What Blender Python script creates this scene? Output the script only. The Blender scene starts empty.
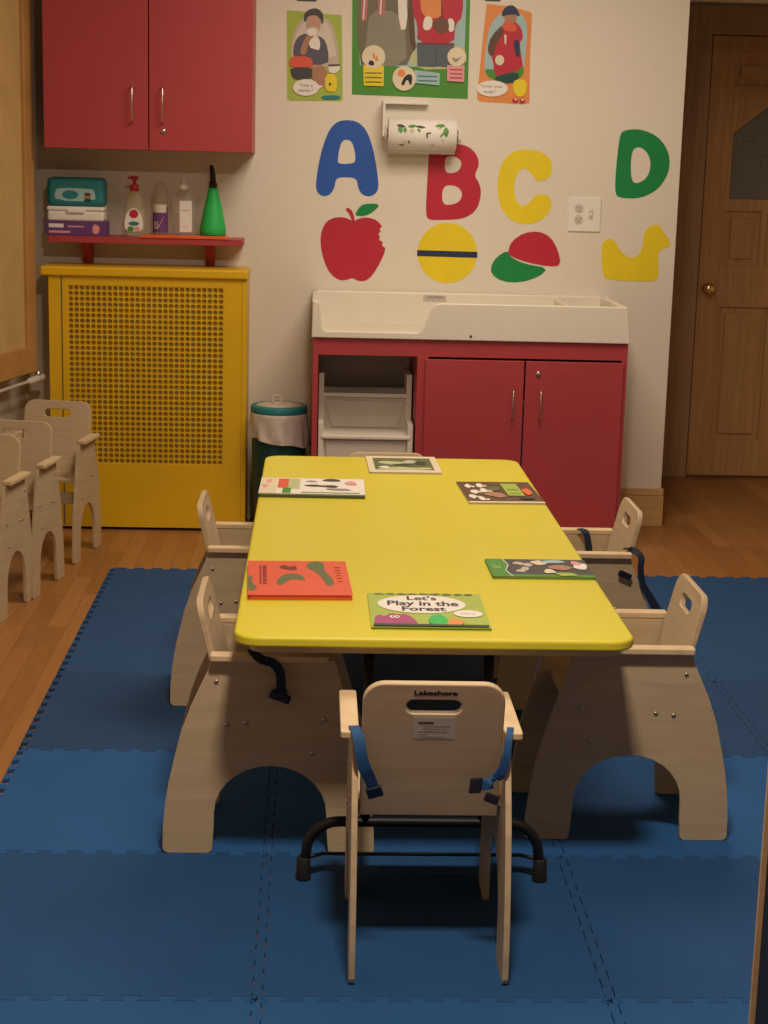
import bpy, bmesh, math, random
from mathutils import Vector, Matrix
random.seed(7)
PI = math.pi
SC = bpy.context.scene
COL = SC.collection

# ------------------------------------------------------------------ camera
FPX, PITCH, YAW, ROLL, CAMH = 1671.6, .2060, .0437, .0256, 1.402
F_ = Vector((math.sin(YAW)*math.cos(PITCH), math.cos(YAW)*math.cos(PITCH), -math.sin(PITCH)))
X0_ = Vector((math.cos(YAW), -math.sin(YAW), 0))
U0_ = X0_.cross(F_)
X_ = X0_*math.cos(ROLL) + U0_*math.sin(ROLL)
U_ = U0_*math.cos(ROLL) - X0_*math.sin(ROLL)
cam = bpy.data.objects.new('camera', bpy.data.cameras.new('camera'))
COL.objects.link(cam)
M = Matrix((X_, U_, -F_)).transposed().to_4x4()
M.translation = Vector((0, 0, CAMH))
cam.matrix_world = M
cam.data.sensor_fit = 'VERTICAL'
cam.data.sensor_height = 36
cam.data.lens = 36*FPX/1024
cam.data.clip_start = .05
SC.camera = cam


def at(u, v, ax, val):
    """world point where the sight line of a photo pixel meets the plane axis=val"""
    d = X_*((u-384)/FPX) - U_*((v-512)/FPX) + F_
    o = Vector((0, 0, CAMH))
    return o + d*((val-o[ax])/d[ax])


def on_plane(u, v, p, n):
    d = X_*((u-384)/FPX) - U_*((v-512)/FPX) + F_
    o = Vector((0, 0, CAMH))
    return o + d*((Vector(p)-o).dot(n)/d.dot(n))


# ------------------------------------------------------------------ materials
def base_mat(name, rough=.6, spec=.4):
    m = bpy.data.materials.new(name); m.use_nodes = True
    b = m.node_tree.nodes['Principled BSDF']
    b.inputs['Roughness'].default_value = rough
    b.inputs['Specular IOR Level'].default_value = spec
    return m, m.node_tree, b


def paint(name, col, rough=.6, var=.05, scale=6, bump=0, bscale=60, spec=.4, metal=0, trans=0, coat=0):
    m, nt, b = base_mat(name, rough, spec)
    b.inputs['Metallic'].default_value = metal
    b.inputs['Transmission Weight'].default_value = trans
    b.inputs['Coat Weight'].default_value = coat
    tc = nt.nodes.new('ShaderNodeTexCoord')
    n = nt.nodes.new('ShaderNodeTexNoise'); n.inputs['Scale'].default_value = scale; n.inputs['Detail'].default_value = 4
    nt.links.new(tc.outputs['Object'], n.inputs['Vector'])
    r = nt.nodes.new('ShaderNodeValToRGB')
    r.color_ramp.elements[0].position = .3; r.color_ramp.elements[1].position = .7
    r.color_ramp.elements[0].color = [max(0, c*(1-var)) for c in col]+[1]
    r.color_ramp.elements[1].color = [min(1, c*(1+var)) for c in col]+[1]
    nt.links.new(n.outputs['Fac'], r.inputs['Fac'])
    nt.links.new(r.outputs['Color'], b.inputs['Base Color'])
    if bump:
        n2 = nt.nodes.new('ShaderNodeTexNoise'); n2.inputs['Scale'].default_value = bscale; n2.inputs['Detail'].default_value = 3
        nt.links.new(tc.outputs['Object'], n2.inputs['Vector'])
        bp = nt.nodes.new('ShaderNodeBump'); bp.inputs['Strength'].default_value = bump; bp.inputs['Distance'].default_value = .004
        nt.links.new(n2.outputs['Fac'], bp.inputs['Height']); nt.links.new(bp.outputs['Normal'], b.inputs['Normal'])
    return m


def wood(name, c1, c2, stretch=(1, 1, 12), scale=3, rough=.5, ring=.0, coat=0):
    """grain runs along the axis with the small stretch value"""
    m, nt, b = base_mat(name, rough, .35)
    b.inputs['Coat Weight'].default_value = coat
    tc = nt.nodes.new('ShaderNodeTexCoord')
    mp = nt.nodes.new('ShaderNodeMapping'); mp.inputs['Scale'].default_value = stretch
    nt.links.new(tc.outputs['Object'], mp.inputs['Vector'])
    n = nt.nodes.new('ShaderNodeTexNoise'); n.inputs['Scale'].default_value = scale; n.inputs['Detail'].default_value = 6
    n.inputs['Distortion'].default_value = .6
    nt.links.new(mp.outputs['Vector'], n.inputs['Vector'])
    r = nt.nodes.new('ShaderNodeValToRGB')
    r.color_ramp.elements[0].position = .32; r.color_ramp.elements[1].position = .68
    r.color_ramp.elements[0].color = list(c1)+[1]; r.color_ramp.elements[1].color = list(c2)+[1]
    nt.links.new(n.outputs['Fac'], r.inputs['Fac'])
    nt.links.new(r.outputs['Color'], b.inputs['Base Color'])
    return m


def plank_floor(name):
    m, nt, b = base_mat(name, .38, .4)
    N, L = nt.nodes.new, nt.links.new
    tc = N('ShaderNodeTexCoord'); sp = N('ShaderNodeSeparateXYZ'); cb = N('ShaderNodeCombineXYZ')
    L(tc.outputs['Object'], sp.inputs[0]); L(sp.outputs['Y'], cb.inputs['X']); L(sp.outputs['X'], cb.inputs['Y'])
    bk = N('ShaderNodeTexBrick'); bk.offset = .37; bk.squash = 1
    bk.inputs['Color1'].default_value = (.0, .0, .0, 1); bk.inputs['Color2'].default_value = (1, 1, 1, 1)
    bk.inputs['Mortar'].default_value = (.5, .5, .5, 1)
    bk.inputs['Scale'].default_value = 1; bk.inputs['Mortar Size'].default_value = .0012
    bk.inputs['Mortar Smooth'].default_value = .2
    bk.inputs['Brick Width'].default_value = .62; bk.inputs['Row Height'].default_value = .062
    L(cb.outputs[0], bk.inputs['Vector'])
    r = N('ShaderNodeValToRGB'); e = r.color_ramp.elements
    e[0].position = 0; e[0].color = (.30, .13, .036, 1); e[1].position = 1; e[1].color = (.41, .195, .062, 1)
    x = e.new(.45); x.color = (.35, .155, .045, 1)
    L(bk.outputs['Color'], r.inputs['Fac'])
    mp = N('ShaderNodeMapping'); mp.inputs['Scale'].default_value = (22, 1.6, 1)
    L(tc.outputs['Object'], mp.inputs['Vector'])
    n = N('ShaderNodeTexNoise'); n.inputs['Scale'].default_value = 3; n.inputs['Detail'].default_value = 6
    L(mp.outputs['Vector'], n.inputs['Vector'])
    mr = N('ShaderNodeMapRange'); mr.inputs['To Min'].default_value = .8; mr.inputs['To Max'].default_value = 1.18
    L(n.outputs['Fac'], mr.inputs['Value'])
    mx = N('ShaderNodeMix'); mx.data_type = 'RGBA'; mx.blend_type = 'MULTIPLY'; mx.inputs['Factor'].default_value = 1
    L(r.outputs['Color'], mx.inputs['A']); L(mr.outputs['Result'], mx.inputs['B'])
    mo = N('ShaderNodeMix'); mo.data_type = 'RGBA'; mo.inputs['B'].default_value = (.22, .09, .028, 1)
    L(bk.outputs['Fac'], mo.inputs['Factor']); L(mx.outputs['Result'], mo.inputs['A'])
    L(mo.outputs['Result'], b.inputs['Base Color'])
    return m


def glassy(name, col, rough=.08, alpha=.35):
    m, nt, b = base_mat(name, rough, .5)
    b.inputs['Base Color'].default_value = list(col)+[1]
    b.inputs['Transmission Weight'].default_value = .6
    b.inputs['IOR'].default_value = 1.2
    b.inputs['Alpha'].default_value = alpha
    return m


MW = {}
MW['wall'] = paint('wall paint', (.76, .72, .62), .7, .015, 2, .15, 90)
MW['ceiling'] = paint('ceiling paint', (.8, .78, .72), .8, .02)
MW['floor'] = plank_floor('laminate planks')
MW['birch'] = wood('birch plywood', (.50, .39, .24), (.58, .46, .30), (1.5, 1.5, 14), 3, .5)
MW['birch_h'] = wood('birch plywood crosswise', (.52, .40, .25), (.60, .475, .31), (1.2, 1.5, 16), 3, .5)
MW['birch_edge'] = wood('birch plywood edge', (.62, .475, .28), (.72, .565, .36), (2, 2, 2), 10, .5)
MW['oak'] = wood('oak door', (.47, .26, .10), (.58, .34, .15), (30, 30, 1.1), 2, .42)
MW['oak_dark'] = wood('oak frame', (.40, .25, .14), (.50, .33, .19), (26, 26, 1.2), 2, .45)
MW['oak_h'] = wood('oak rail', (.30, .135, .045), (.43, .20, .07), (1.1, 30, 30), 2, .42)
MW['pine'] = wood('pine baseboard', (.52, .33, .14), (.62, .40, .18), (1, 1, 20), 3, .45)
MW['board'] = wood('tan panel', (.52, .36, .15), (.60, .42, .18), (2, 2, 2), 3, .5)
MW['board_frame'] = wood('brown frame', (.43, .225, .07), (.52, .28, .095), (2, 2, 2), 4, .5)
MW['red'] = paint('red laminate', (.42, .055, .065), .42, .04, 3)
MW['red_edge'] = paint('red edge', (.32, .018, .02), .5, .04)
MW['dark_gap'] = paint('dark inside', (.12, .10, .09), .8)
MW['yellow_paint'] = paint('yellow gloss paint', (.76, .48, .014), .35, .05, 4, .1, 30)
MW['vinyl'] = paint('yellow vinyl', (.71, .645, .045), .32, .02, 2, .12, 7)
MW['white_plastic'] = paint('white plastic', (.78, .74, .64), .35, .02)
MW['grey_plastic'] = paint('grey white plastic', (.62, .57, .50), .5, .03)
MW['white'] = paint('white', (.82, .80, .75), .55, .02)
MW['metal'] = paint('brushed metal', (.62, .58, .52), .3, .03, 20, metal=1)
MW['brass'] = paint('brass', (.85, .60, .25), .18, .03, metal=1)
MW['black'] = paint('black metal', (.006, .006, .007), .5, .1)
MW['rubber'] = paint('black rubber', (.01, .01, .01), .7, .1)
MW['strap_blue'] = paint('blue webbing', (.012, .075, .22), .75, .15, 200)
MW['strap_dark'] = paint('dark webbing', (.008, .02, .045), .75, .15, 200)
MW['buckle'] = paint('dark buckle', (.008, .012, .03), .35, .1)
MW['screw'] = paint('screw steel', (.55, .5, .42), .3, .1, metal=1)
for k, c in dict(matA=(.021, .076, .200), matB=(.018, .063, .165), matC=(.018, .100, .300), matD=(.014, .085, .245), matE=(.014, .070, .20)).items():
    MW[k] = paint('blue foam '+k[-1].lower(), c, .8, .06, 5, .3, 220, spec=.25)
for k, c in dict(d_blue=(.022, .105, .46), d_red=(.50, .022, .05), d_yellow=(.82, .66, .02), d_green=(.008, .25, .07),
                 navy=(.02, .035, .10), teal=(.02, .22, .24), dteal=(.008, .07, .065), cream=(.75, .68, .5), pink=(.75, .35, .36),
                 purple=(.14, .05, .20), orange=(.80, .16, .05), coral=(.72, .11, .055), olive=(.12, .15, .06), lime=(.38, .50, .08),
                 lgreen=(.50, .55, .30), brown=(.12, .06, .035), skin=(.42, .22, .14), dskin=(.16, .075, .05), lblue=(.35, .55, .58),
                 grey=(.30, .29, .27), dgrey=(.06, .06, .065), ink=(.02, .016, .03), orange2=(.75, .28, .08), green=(.07, .28, .035),
                 dgreen=(.03, .06, .03), magenta=(.38, .06, .20), maroon=(.22, .02, .02), ogrey=(.16, .15, .10), ogrey2=(.26, .25, .19), rose=(.48, .16, .15), haze=(.55, .48, .40), haze2=(.66, .60, .52), slate=(.09, .12, .15), lskin=(.55, .33, .24), ujacket=(.10, .10, .14), gapgreen=(.02, .5, .10)).items():
    MW[k] = paint('colour '+k, c, .5, .04, 8)
MW['glass_clear'] = glassy('clear plastic', (.8, .78, .7), .1, .35)
MW['soap'] = glassy('clear soap bottle', (.80, .80, .50), .12, .45)
MW['amber'] = glassy('scented bottle', (.62, .58, .46), .12, .5)
MW['frost'] = paint('frosted glass', (.20, .19, .165), .3, .08, 5)
MW['liner'] = paint('bin liner', (.60, .54, .47), .35, .12, 30, .8, 25)
MW['print_grey'] = paint('grey print', (.52, .48, .42), .6)
MW['label'] = paint('silver label', (.56, .52, .44), .5)
MW['shade_backing'] = paint('shaded interior brown', (.36, .22, .03), .7, .1)  # brown paints in the shade of the yellow interior seen through the holes
MW['navyboard'] = paint('dark blue board', (.02, .06, .15), .5, .1)


# ------------------------------------------------------------------ mesh builder
class MB:
    def __init__(s):
        s.bm = bmesh.new(); s.mats = []

    def mi(s, m):
        m = MW[m] if isinstance(m, str) else m
        if m not in s.mats: s.mats.append(m)
        return s.mats.index(m)

    def _add(s, tmp, m, mat=None, smooth=False):
        i = s.mi(m)
        if mat is not None: tmp.transform(mat)
        for f in tmp.faces: f.material_index = i; f.smooth = smooth
        me = bpy.data.meshes.new('t'); tmp.to_mesh(me); tmp.free(); s.bm.from_mesh(me); bpy.data.meshes.remove(me)
        return s

    def box(s, x0, x1, y0, y1, z0, z1, m, bev=0, M=None, seg=2):
        t = bmesh.new(); bmesh.ops.create_cube(t, size=1)
        for v in t.verts: v.co = Vector(((x0+x1)/2+v.co.x*(x1-x0), (y0+y1)/2+v.co.y*(y1-y0), (z0+z1)/2+v.co.z*(z1-z0)))
        if bev: bmesh.ops.bevel(t, geom=t.edges[:], offset=bev, segments=seg, affect='EDGES', profile=.5)
        return s._add(t, m, M)

    def shape(s, pts, holes, depth, M, m, bev=0, res=2):
        """flat outline in the local XY plane with holes, given thickness along local Z (centred)"""
        cu = bpy.data.curves.new('c', 'CURVE'); cu.dimensions = '2D'; cu.fill_mode = 'BOTH'
        cu.extrude = max(depth/2-bev, 0); cu.bevel_depth = bev; cu.bevel_resolution = res; cu.offset = -bev
        for pl in [pts]+list(holes):
            sp = cu.splines.new('POLY'); sp.points.add(len(pl)-1)
            for p, q in zip(sp.points, pl): p.co = (q[0], q[1], 0, 1)
            sp.use_cyclic_u = True
        o = bpy.data.objects.new('c', cu)
        me = bpy.data.meshes.new_from_object(o)
        t = bmesh.new(); t.from_mesh(me)
        bmesh.ops.remove_doubles(t, verts=t.verts, dist=1e-6)
        bmesh.ops.recalc_face_normals(t, faces=t.faces)
        bpy.data.objects.remove(o); bpy.data.curves.remove(cu); bpy.data.meshes.remove(me)
        return s._add(t, m, M)

    def text(s, txt, size, M, m, depth=.0004, fit=None, bold=0):
        cu = bpy.data.curves.new('f', 'FONT'); cu.body = txt; cu.size = size; cu.align_x = 'CENTER'; cu.align_y = 'CENTER'
        cu.extrude = depth/2; cu.offset = bold; cu.resolution_u = 3
        o = bpy.data.objects.new('f', cu); me = bpy.data.meshes.new_from_object(o)
        t = bmesh.new(); t.from_mesh(me)
        if fit and t.verts:
            xs = [v.co.x for v in t.verts]; w = max(xs)-min(xs); c = (max(xs)+min(xs))/2
            for v in t.verts: v.co.x = (v.co.x-c)*fit/w
        bpy.data.objects.remove(o); bpy.data.curves.remove(cu); bpy.data.meshes.remove(me)
        return s._add(t, m, M)

    def tube(s, pts, r, m, n=10, caps=True, smooth=True, closed=False):
        t = bmesh.new(); P = [Vector(p) for p in pts]; rings = []
        R = r if isinstance(r, (list, tuple)) else [r]*len(P)
        prev = None
        for i, p in enumerate(P):
            if closed: d = P[(i+1) % len(P)]-P[i-1]
            else: d = P[min(i+1, len(P)-1)]-P[max(i-1, 0)]
            d.normalize()
            if prev is None:
                a = Vector((0, 0, 1)) if abs(d.z) < .9 else Vector((1, 0, 0)); u = d.cross(a).normalized()
            else:
                u = (prev - d*prev.dot(d)).normalized()
            prev = u; w = d.cross(u)
            rings.append([t.verts.new(p+(u*math.cos(2*PI*k/n)+w*math.sin(2*PI*k/n))*R[i]) for k in range(n)])
        L = len(rings)
        for i in range(L if closed else L-1):
            a, b = rings[i], rings[(i+1) % L]
            for k in range(n): t.faces.new((a[k], a[(k+1) % n], b[(k+1) % n], b[k]))
        if caps and not closed:
            t.faces.new(rings[0][::-1]); t.faces.new(rings[-1])
        bmesh.ops.recalc_face_normals(t, faces=t.faces)
        return s._add(t, m, None, smooth)

    def lathe(s, prof, m, c=(0, 0, 0), n=28, sx=1, sy=1, smooth=True, M=None, warp=None):
        t = bmesh.new(); rings = []
        for r, z in prof:
            rings.append([t.verts.new(Vector((math.cos(2*PI*k/n)*r*sx, math.sin(2*PI*k/n)*r*sy, z))) for k in range(n)])
        if warp:
            for rg in rings:
                for v in rg: v.co = warp(v.co)
        for a, b in zip(rings, rings[1:]):
            for k in range(n): t.faces.new((a[k], a[(k+1) % n], b[(k+1) % n], b[k]))
        if prof[0][0] > 1e-5: t.faces.new(rings[0][::-1])
        if prof[-1][0] > 1e-5: t.faces.new(rings[-1])
        bmesh.ops.remove_doubles(t, verts=t.verts, dist=1e-6)
        T = Matrix.Translation(c)
        return s._add(t, m, (M or Matrix.Identity(4)) @ T if M is None else M @ T, smooth)

    def ribbon(s, pts, widths, wdirs, th, m):
        """strap: centre points, half-widths along wdirs, thickness"""
        K = 5; n0 = len(pts); W0 = wdirs if isinstance(wdirs, list) else [wdirs]*n0; H0 = widths if isinstance(widths, list) else [widths]*n0
        def cr(L, i, t):
            a, b, c, d = (Vector(L[max(0, min(n0-1, i+k))]) for k in (-1, 0, 1, 2))
            return .5*((2*b)+(c-a)*t+(2*a-5*b+4*c-d)*t*t+(3*b-a-3*c+d)*t*t*t)
        W0 = [Vector(w_).normalized() for w_ in W0]
        pts2, W2, H2 = [], [], []
        for i in range(n0-1):
            for k in range(K):
                t_ = k/K; pts2.append(cr(pts, i, t_)); W2.append(W0[i].lerp(W0[i+1], t_)); H2.append(H0[i]*(1-t_)+H0[i+1]*t_)
        pts2.append(Vector(pts[-1])); W2.append(W0[-1]); H2.append(H0[-1])
        wdirs, widths = W2, H2
        t = bmesh.new(); P = pts2; rings = []
        for i, p in enumerate(P):
            d = (P[min(i+1, len(P)-1)]-P[max(i-1, 0)]).normalized()
            w = Vector(wdirs[i] if isinstance(wdirs, list) else wdirs); w = (w-d*w.dot(d)).normalized()
            nn = d.cross(w)
            h = widths[i] if isinstance(widths, list) else widths
            rings.append([t.verts.new(p+w*h+nn*th), t.verts.new(p-w*h+nn*th), t.verts.new(p-w*h-nn*th), t.verts.new(p+w*h-nn*th)])
        for a, b in zip(rings, rings[1:]):
            for k in range(4): t.faces.new((a[k], a[(k+1) % 4], b[(k+1) % 4], b[k]))
        t.faces.new(rings[0][::-1]); t.faces.new(rings[-1])
        bmesh.ops.recalc_face_normals(t, faces=t.faces)
        return s._add(t, m)

    def build(s, name, parent=None, mesh_only=False):
        me = bpy.data.meshes.new(name); s.bm.to_mesh(me); s.bm.free()
        for m in s.mats: me.materials.append(m)
        if mesh_only: return me
        o = bpy.data.objects.new(name, me); COL.objects.link(o)
        if parent: o.parent = parent
        return o


def tag(o, label, cat, group=None, kind=None):
    o['label'] = label; o['category'] = cat
    if group: o['group'] = group
    if kind: o['kind'] = kind
    return o


def thing(name, loc, label, cat, rz=0, group=None):
    o = bpy.data.objects.new(name, None); COL.objects.link(o); o.empty_display_size = .05
    o.location = loc; o.rotation_euler = (0, 0, rz)
    return tag(o, label, cat, group)


def struct(o, label=None, cat='structure'):
    o['kind'] = 'structure'
    if label: o['label'] = label
    o['category'] = cat
    return o


def copy_tree(o, parent=None):
    c = o.copy(); COL.objects.link(c); c.parent = parent
    for ch in [x for x in bpy.data.objects if x.parent == o]: copy_tree(ch, c)
    return c


def chaikin(p, n=2):
    for _ in range(n):
        q = []
        for i in range(len(p)):
            a, b = p[i], p[(i+1) % len(p)]
            q += [(a[0]*.75+b[0]*.25, a[1]*.75+b[1]*.25), (a[0]*.25+b[0]*.75, a[1]*.25+b[1]*.75)]
        p = q
    return p


def rrect(x0, y0, x1, y1, r, n=5):
    if not isinstance(r, (list, tuple)): r = [r]*4      # order: lower left, lower right, upper right, upper left
    out = []
    for (cx, cy, a, rr) in ((x0+r[0], y0+r[0], PI, r[0]), (x1-r[1], y0+r[1], 1.5*PI, r[1]), (x1-r[2], y1-r[2], 0, r[2]), (x0+r[3], y1-r[3], .5*PI, r[3])):
        if rr < 1e-6: out.append((cx, cy)); continue
        for k in range(n+1):
            t = a+PI/2*k/n; out.append((cx+rr*math.cos(t), cy+rr*math.sin(t)))
    return out


def ell(cx, cy, rx, ry=None, n=28):
    ry = ry or rx
    return [(cx+rx*math.cos(2*PI*k/n), cy+ry*math.sin(2*PI*k/n)) for k in range(n)]


def frame(o, ex, ey, ez):
    m = Matrix((Vector(ex), Vector(ey), Vector(ez))).transposed().to_4x4(); m.translation = Vector(o); return m


# local XY drawn on a wall facing the camera (-Y): x->X, y->Z
def wallM(y): return frame((0, y, 0), (1, 0, 0), (0, 0, 1), (0, -1, 0))


# ------------------------------------------------------------------ the room
YB = 6.57                      # back wall
FZ = -.010                     # laminate floor; the foam mat's top is z = 0
XC, AL = -1.13, math.radians(12)       # back left corner, splay of the left wall
CEIL = 2.62
f = MB(); f.box(-4, 4.2, -3, 8.4, FZ-.05, FZ, 'floor'); struct(f.build('floor'), 'brown wooden plank floor', 'floor')
f = MB(); f.box(-4, 4.2, -3, 8.4, CEIL, CEIL+.05, 'ceiling'); struct(f.build('ceiling'), 'ceiling', 'ceiling')
w = MB()
XE = 1.402
w.box(XC-.3, XE, YB, 7.69, FZ, CEIL, 'wall')
w.box(XE, 4.0, YB, YB+.14, 2.045, CEIL, 'wall')
struct(w.build('wall_back'), 'beige painted back wall', 'wall')
w = MB(); w.box(XE-.1, 4.0, 7.70, 7.8, FZ, CEIL, 'wall'); struct(w.build('wall_hallway'), 'hallway wall behind the wooden door', 'wall')
w = MB(); w.box(3.6, 3.7, -2.6, 8, FZ, CEIL, 'wall'); struct(w.build('wall_right'), 'beige right wall', 'wall')
w = MB(); w.box(-3.6, 3.7, -2.7, -2.6, FZ, CEIL, 'wall'); struct(w.build('wall_front'), 'beige wall behind the viewer', 'wall')
LD = Vector((-math.sin(AL), -math.cos(AL), 0))     # along the left wall, toward the camera
LN = Vector((math.cos(AL), -math.sin(AL), 0))      # its normal, into the room
LM = frame((XC, YB, 0), LD, (0, 0, 1), LD.cross(Vector((0, 0, 1))))
# LM: local x along the wall toward the camera, local y up, local z = into/out of wall
if (LD.cross(Vector((0, 0, 1)))).dot(LN) < 0: sgn = -1
else: sgn = 1
w = MB(); t = [(-.02, FZ), (9.6, FZ), (9.6, CEIL), (-.02, CEIL)]
w.shape(t, [], .1, LM @ Matrix.Translation((0, 0, -.05*sgn)), 'wall'); struct(w.build('wall_left'), 'beige left wall', 'wall')

# baseboard along the back wall, wrapping the corner
b = MB()
def bb_piece(x0, x1, y0, y1):
    b.box(x0, x1, y0, y1, FZ, .115, 'pine', .002)
    b.box(x0+0, x1+.0, y0+.006 if y1 > YB-.001 and x1-x0 > .1 else y0, y1, .115, .145, 'pine', .004)
bb_piece(-.24, XE+.010, YB-.018, YB+.0)
b.box(XE, XE+.010, YB, 7.6, FZ, .145, 'pine', .003)
struct(b.build('baseboard_back'), 'pale wooden baseboard of the back wall', 'baseboard')

# door with casing in the hallway
YD = 7.69
d = MB()
DX0, DX1, DZ1 = 1.752, 2.512, 1.995
d.box(1.60, DX0-.004, YD-.03, YD+.01, FZ, 2.125, 'oak_dark', .004)
d.box(DX1+.004, DX1+.13, YD-.03, YD+.01, FZ, 2.125, 'oak_dark', .004)
d.box(1.60, DX1+.13, YD-.032, YD+.01, DZ1+.004, 2.125, 'oak_dark', .004)
struct(d.build('trim_1'), 'brown wooden door casing', 'trim')
root = bpy.data.objects.new('door_1', None); COL.objects.link(root); root.location = (DX0, YD, FZ); struct(root, 'brown panelled wooden door with a pointed frosted pane', 'door')
dW, dH = DX1-DX0, DZ1-FZ
pane = [(.118, 1.285), (.644, 1.285), (.644, 1.56), (.47, 1.72), (.30, 1.72), (.118, 1.575)]
pane = [(x, z-FZ-.005) for x, z in pane]
pz = [(.105, .99, .27, 1.235), (.30, .99, .462, 1.235), (.49, .99, .655, 1.235), (.105, .18, .33, .80), (.43, .18, .655, .80), (.105, 1.79, .33, 1.91), (.43, 1.79, .655, 1.91)]
d = MB()
holes = [pane]+[[(a, z0), (c, z0), (c, z1), (a, z1)] for a, z0, c, z1 in pz]
d.shape([(0, .012), (dW, .012), (dW, dH), (0, dH)], holes, .038, wallM(-.005), 'oak', .003)
for a, z0, c, z1 in pz:
    d.box(a-.001, c+.001, -.010, .01, z0-.001, z1+.001, 'oak')
    d.box(a+.03, c-.03, -.020, .0, z0+.03, z1-.03, 'oak', .004)
d.build('door_leaf', root)
d = MB(); d.shape(pane, [], .006, wallM(-.003), 'frost')
for (x0, z0, x1, z1) in ((.17, 1.52, .172, 1.57), (.17, 1.545, .215, 1.547), (.215, 1.52, .217, 1.57), (.255, 1.43, .257, 1.49), (.255, 1.488, .31, 1.49)):
    d.box(x0, x1, -.0065, -.006, z0, z1, 'dgrey')
d.build('frosted_pane', root)
k = MB(); kc = at(709, 289, 1, YD-.06); kx, kz = kc.x-DX0, kc.z-FZ
kM = frame((kx, -.024, kz), (1, 0, 0), (0, 0, 1), (0, -1, 0))
k.lathe([(.026, 0), (.026, .004), (.012, .008), (.010, .03), (.018, .036), (.026, .046), (.026, .056), (.017, .064), (0, .066)], 'brass', M=kM)
k.build('door_knob', root)

# ------------------------------------------------------------------ foam mat
T = .61
GAP, PIT, DEP = .0015, .061, .0085
def wave(L):
    out = [(0.0, 0.0), (.010, 0.0)]
    n = int(round(L/PIT)); p = L/n
    for i in range(n):
        s0 = i*p
        a, bq = s0+p*.26, s0+p*.74
        if i == 0: out += [(.010, -DEP)]
        else: out += []
        out += [(a+.003, -DEP), (a-.003, DEP), (bq+.003, DEP), (bq-.003, -DEP)]
    out += [(L-.010, -DEP), (L-.010, 0.0)]
    return out
def tile_outline():
    L = T-GAP; wv = wave(L); o = []
    o += [(s, d) for s, d in wv]                              # bottom
    o += [(L+d, s) for s, d in wv]                            # right
    o += [(s, L+d) for s, d in reversed(wv)]                  # top
    o += [(d, s) for s, d in reversed(wv)]                    # left
    r = []
    for q in o:
        if not r or (abs(r[-1][0]-q[0])+abs(r[-1][1]-q[1])) > 1e-5: r.append(q)
    return r
TO = tile_outline()
tmesh = {}
for key in ('matA', 'matB', 'matC', 'matD', 'matE'):
    tb = MB(); tb.shape(TO, [], .010, Matrix.Translation((0, 0, -.005)), key, .0012, 1); tmesh[key] = tb.build('foam_tile', mesh_only=True)
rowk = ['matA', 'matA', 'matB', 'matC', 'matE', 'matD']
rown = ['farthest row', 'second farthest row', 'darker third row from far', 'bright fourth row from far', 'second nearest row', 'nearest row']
coln = ['leftmost column', 'column below table left half', 'column below table right half', 'rightmost column']
X0T, Y0T = -.0802-T, 5.680
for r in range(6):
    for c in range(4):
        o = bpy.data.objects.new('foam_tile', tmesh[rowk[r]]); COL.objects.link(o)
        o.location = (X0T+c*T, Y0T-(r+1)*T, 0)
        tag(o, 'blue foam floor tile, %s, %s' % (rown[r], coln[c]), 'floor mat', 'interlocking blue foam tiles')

# ------------------------------------------------------------------ yellow table
TX0, TX1, TY0, TY1, TZ = -.146, .624, 3.045, 5.035, .52
tcx, tcy = (TX0+TX1)/2, (TY0+TY1)/2
tb = thing('activity_table', (tcx, tcy, 0), 'long low table with a bright yellow vinyl top on black folding legs', 'table')
m = MB(); hw, hl = (TX1-TX0)/2, (TY1-TY0)/2
m.shape(rrect(-hw, -hl, hw, hl, .05, 8), [], .021, Matrix.Translation((0, 0, TZ-.0105)), 'vinyl', .006, 4); m.build('tabletop', tb)
m = MB(); m.shape(rrect(-hw+.030, -hl+.012, hw-.030, hl-.015, .03, 6), [], .012, Matrix.Translation((0, 0, TZ-.021-.006)), 'birch'); m.build('apron', tb)
def foot_path(y):
    cx = .2305-tcx; hwf = .232; pts = []
    zb, rad = .122, .065
    pts.append((cx-hwf-.003, y, .03))
    for k in range(7):
        a = PI - k/6*PI/2
        pts.append((cx-hwf+rad+rad*math.cos(a), y, zb-rad+rad*math.sin(a)))
    for k in range(7):
        a = PI/2 - k/6*PI/2
        pts.append((cx+hwf-rad+rad*math.cos(a), y, zb-rad+rad*math.sin(a)))
    pts.append((cx+hwf+.003, y, .03))
    return pts
for yy in (3.118-tcy, 4.80-tcy):
    m = MB(); m.tube(foot_path(yy), .0105, 'black', 10)
    cx = .2305-tcx
    for sx in (-.116, .118):
        m.tube([(cx+sx, yy, .12), (cx+sx, yy, TZ-.03)], .0105, 'black', 10)
    m.tube([(cx-.2, yy+.02, .045), (cx+.2, yy+.02, .045)], .004, 'black', 8)
    m.tube([(cx-.23, yy, .045), (cx-.2, yy+.02, .045)], .004, 'black', 8)
    m.tube([(cx+.23, yy, .045), (cx+.2, yy+.02, .045)], .004, 'black', 8)
    m.box(cx-.16, cx+.17, yy-.018, yy+.018, TZ-.042, TZ-.034, 'black')
    lg = m.build('leg_frame', tb)
    for sx in (-1, 1):
        q = MB(); q.lathe([(.0, 0), (.015, 0), (.015, .004), (.0135, .045), (.012, .047)], 'rubber', (cx+sx*.2365, yy, 0), 16); q.build('rubber_foot', lg)

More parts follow.
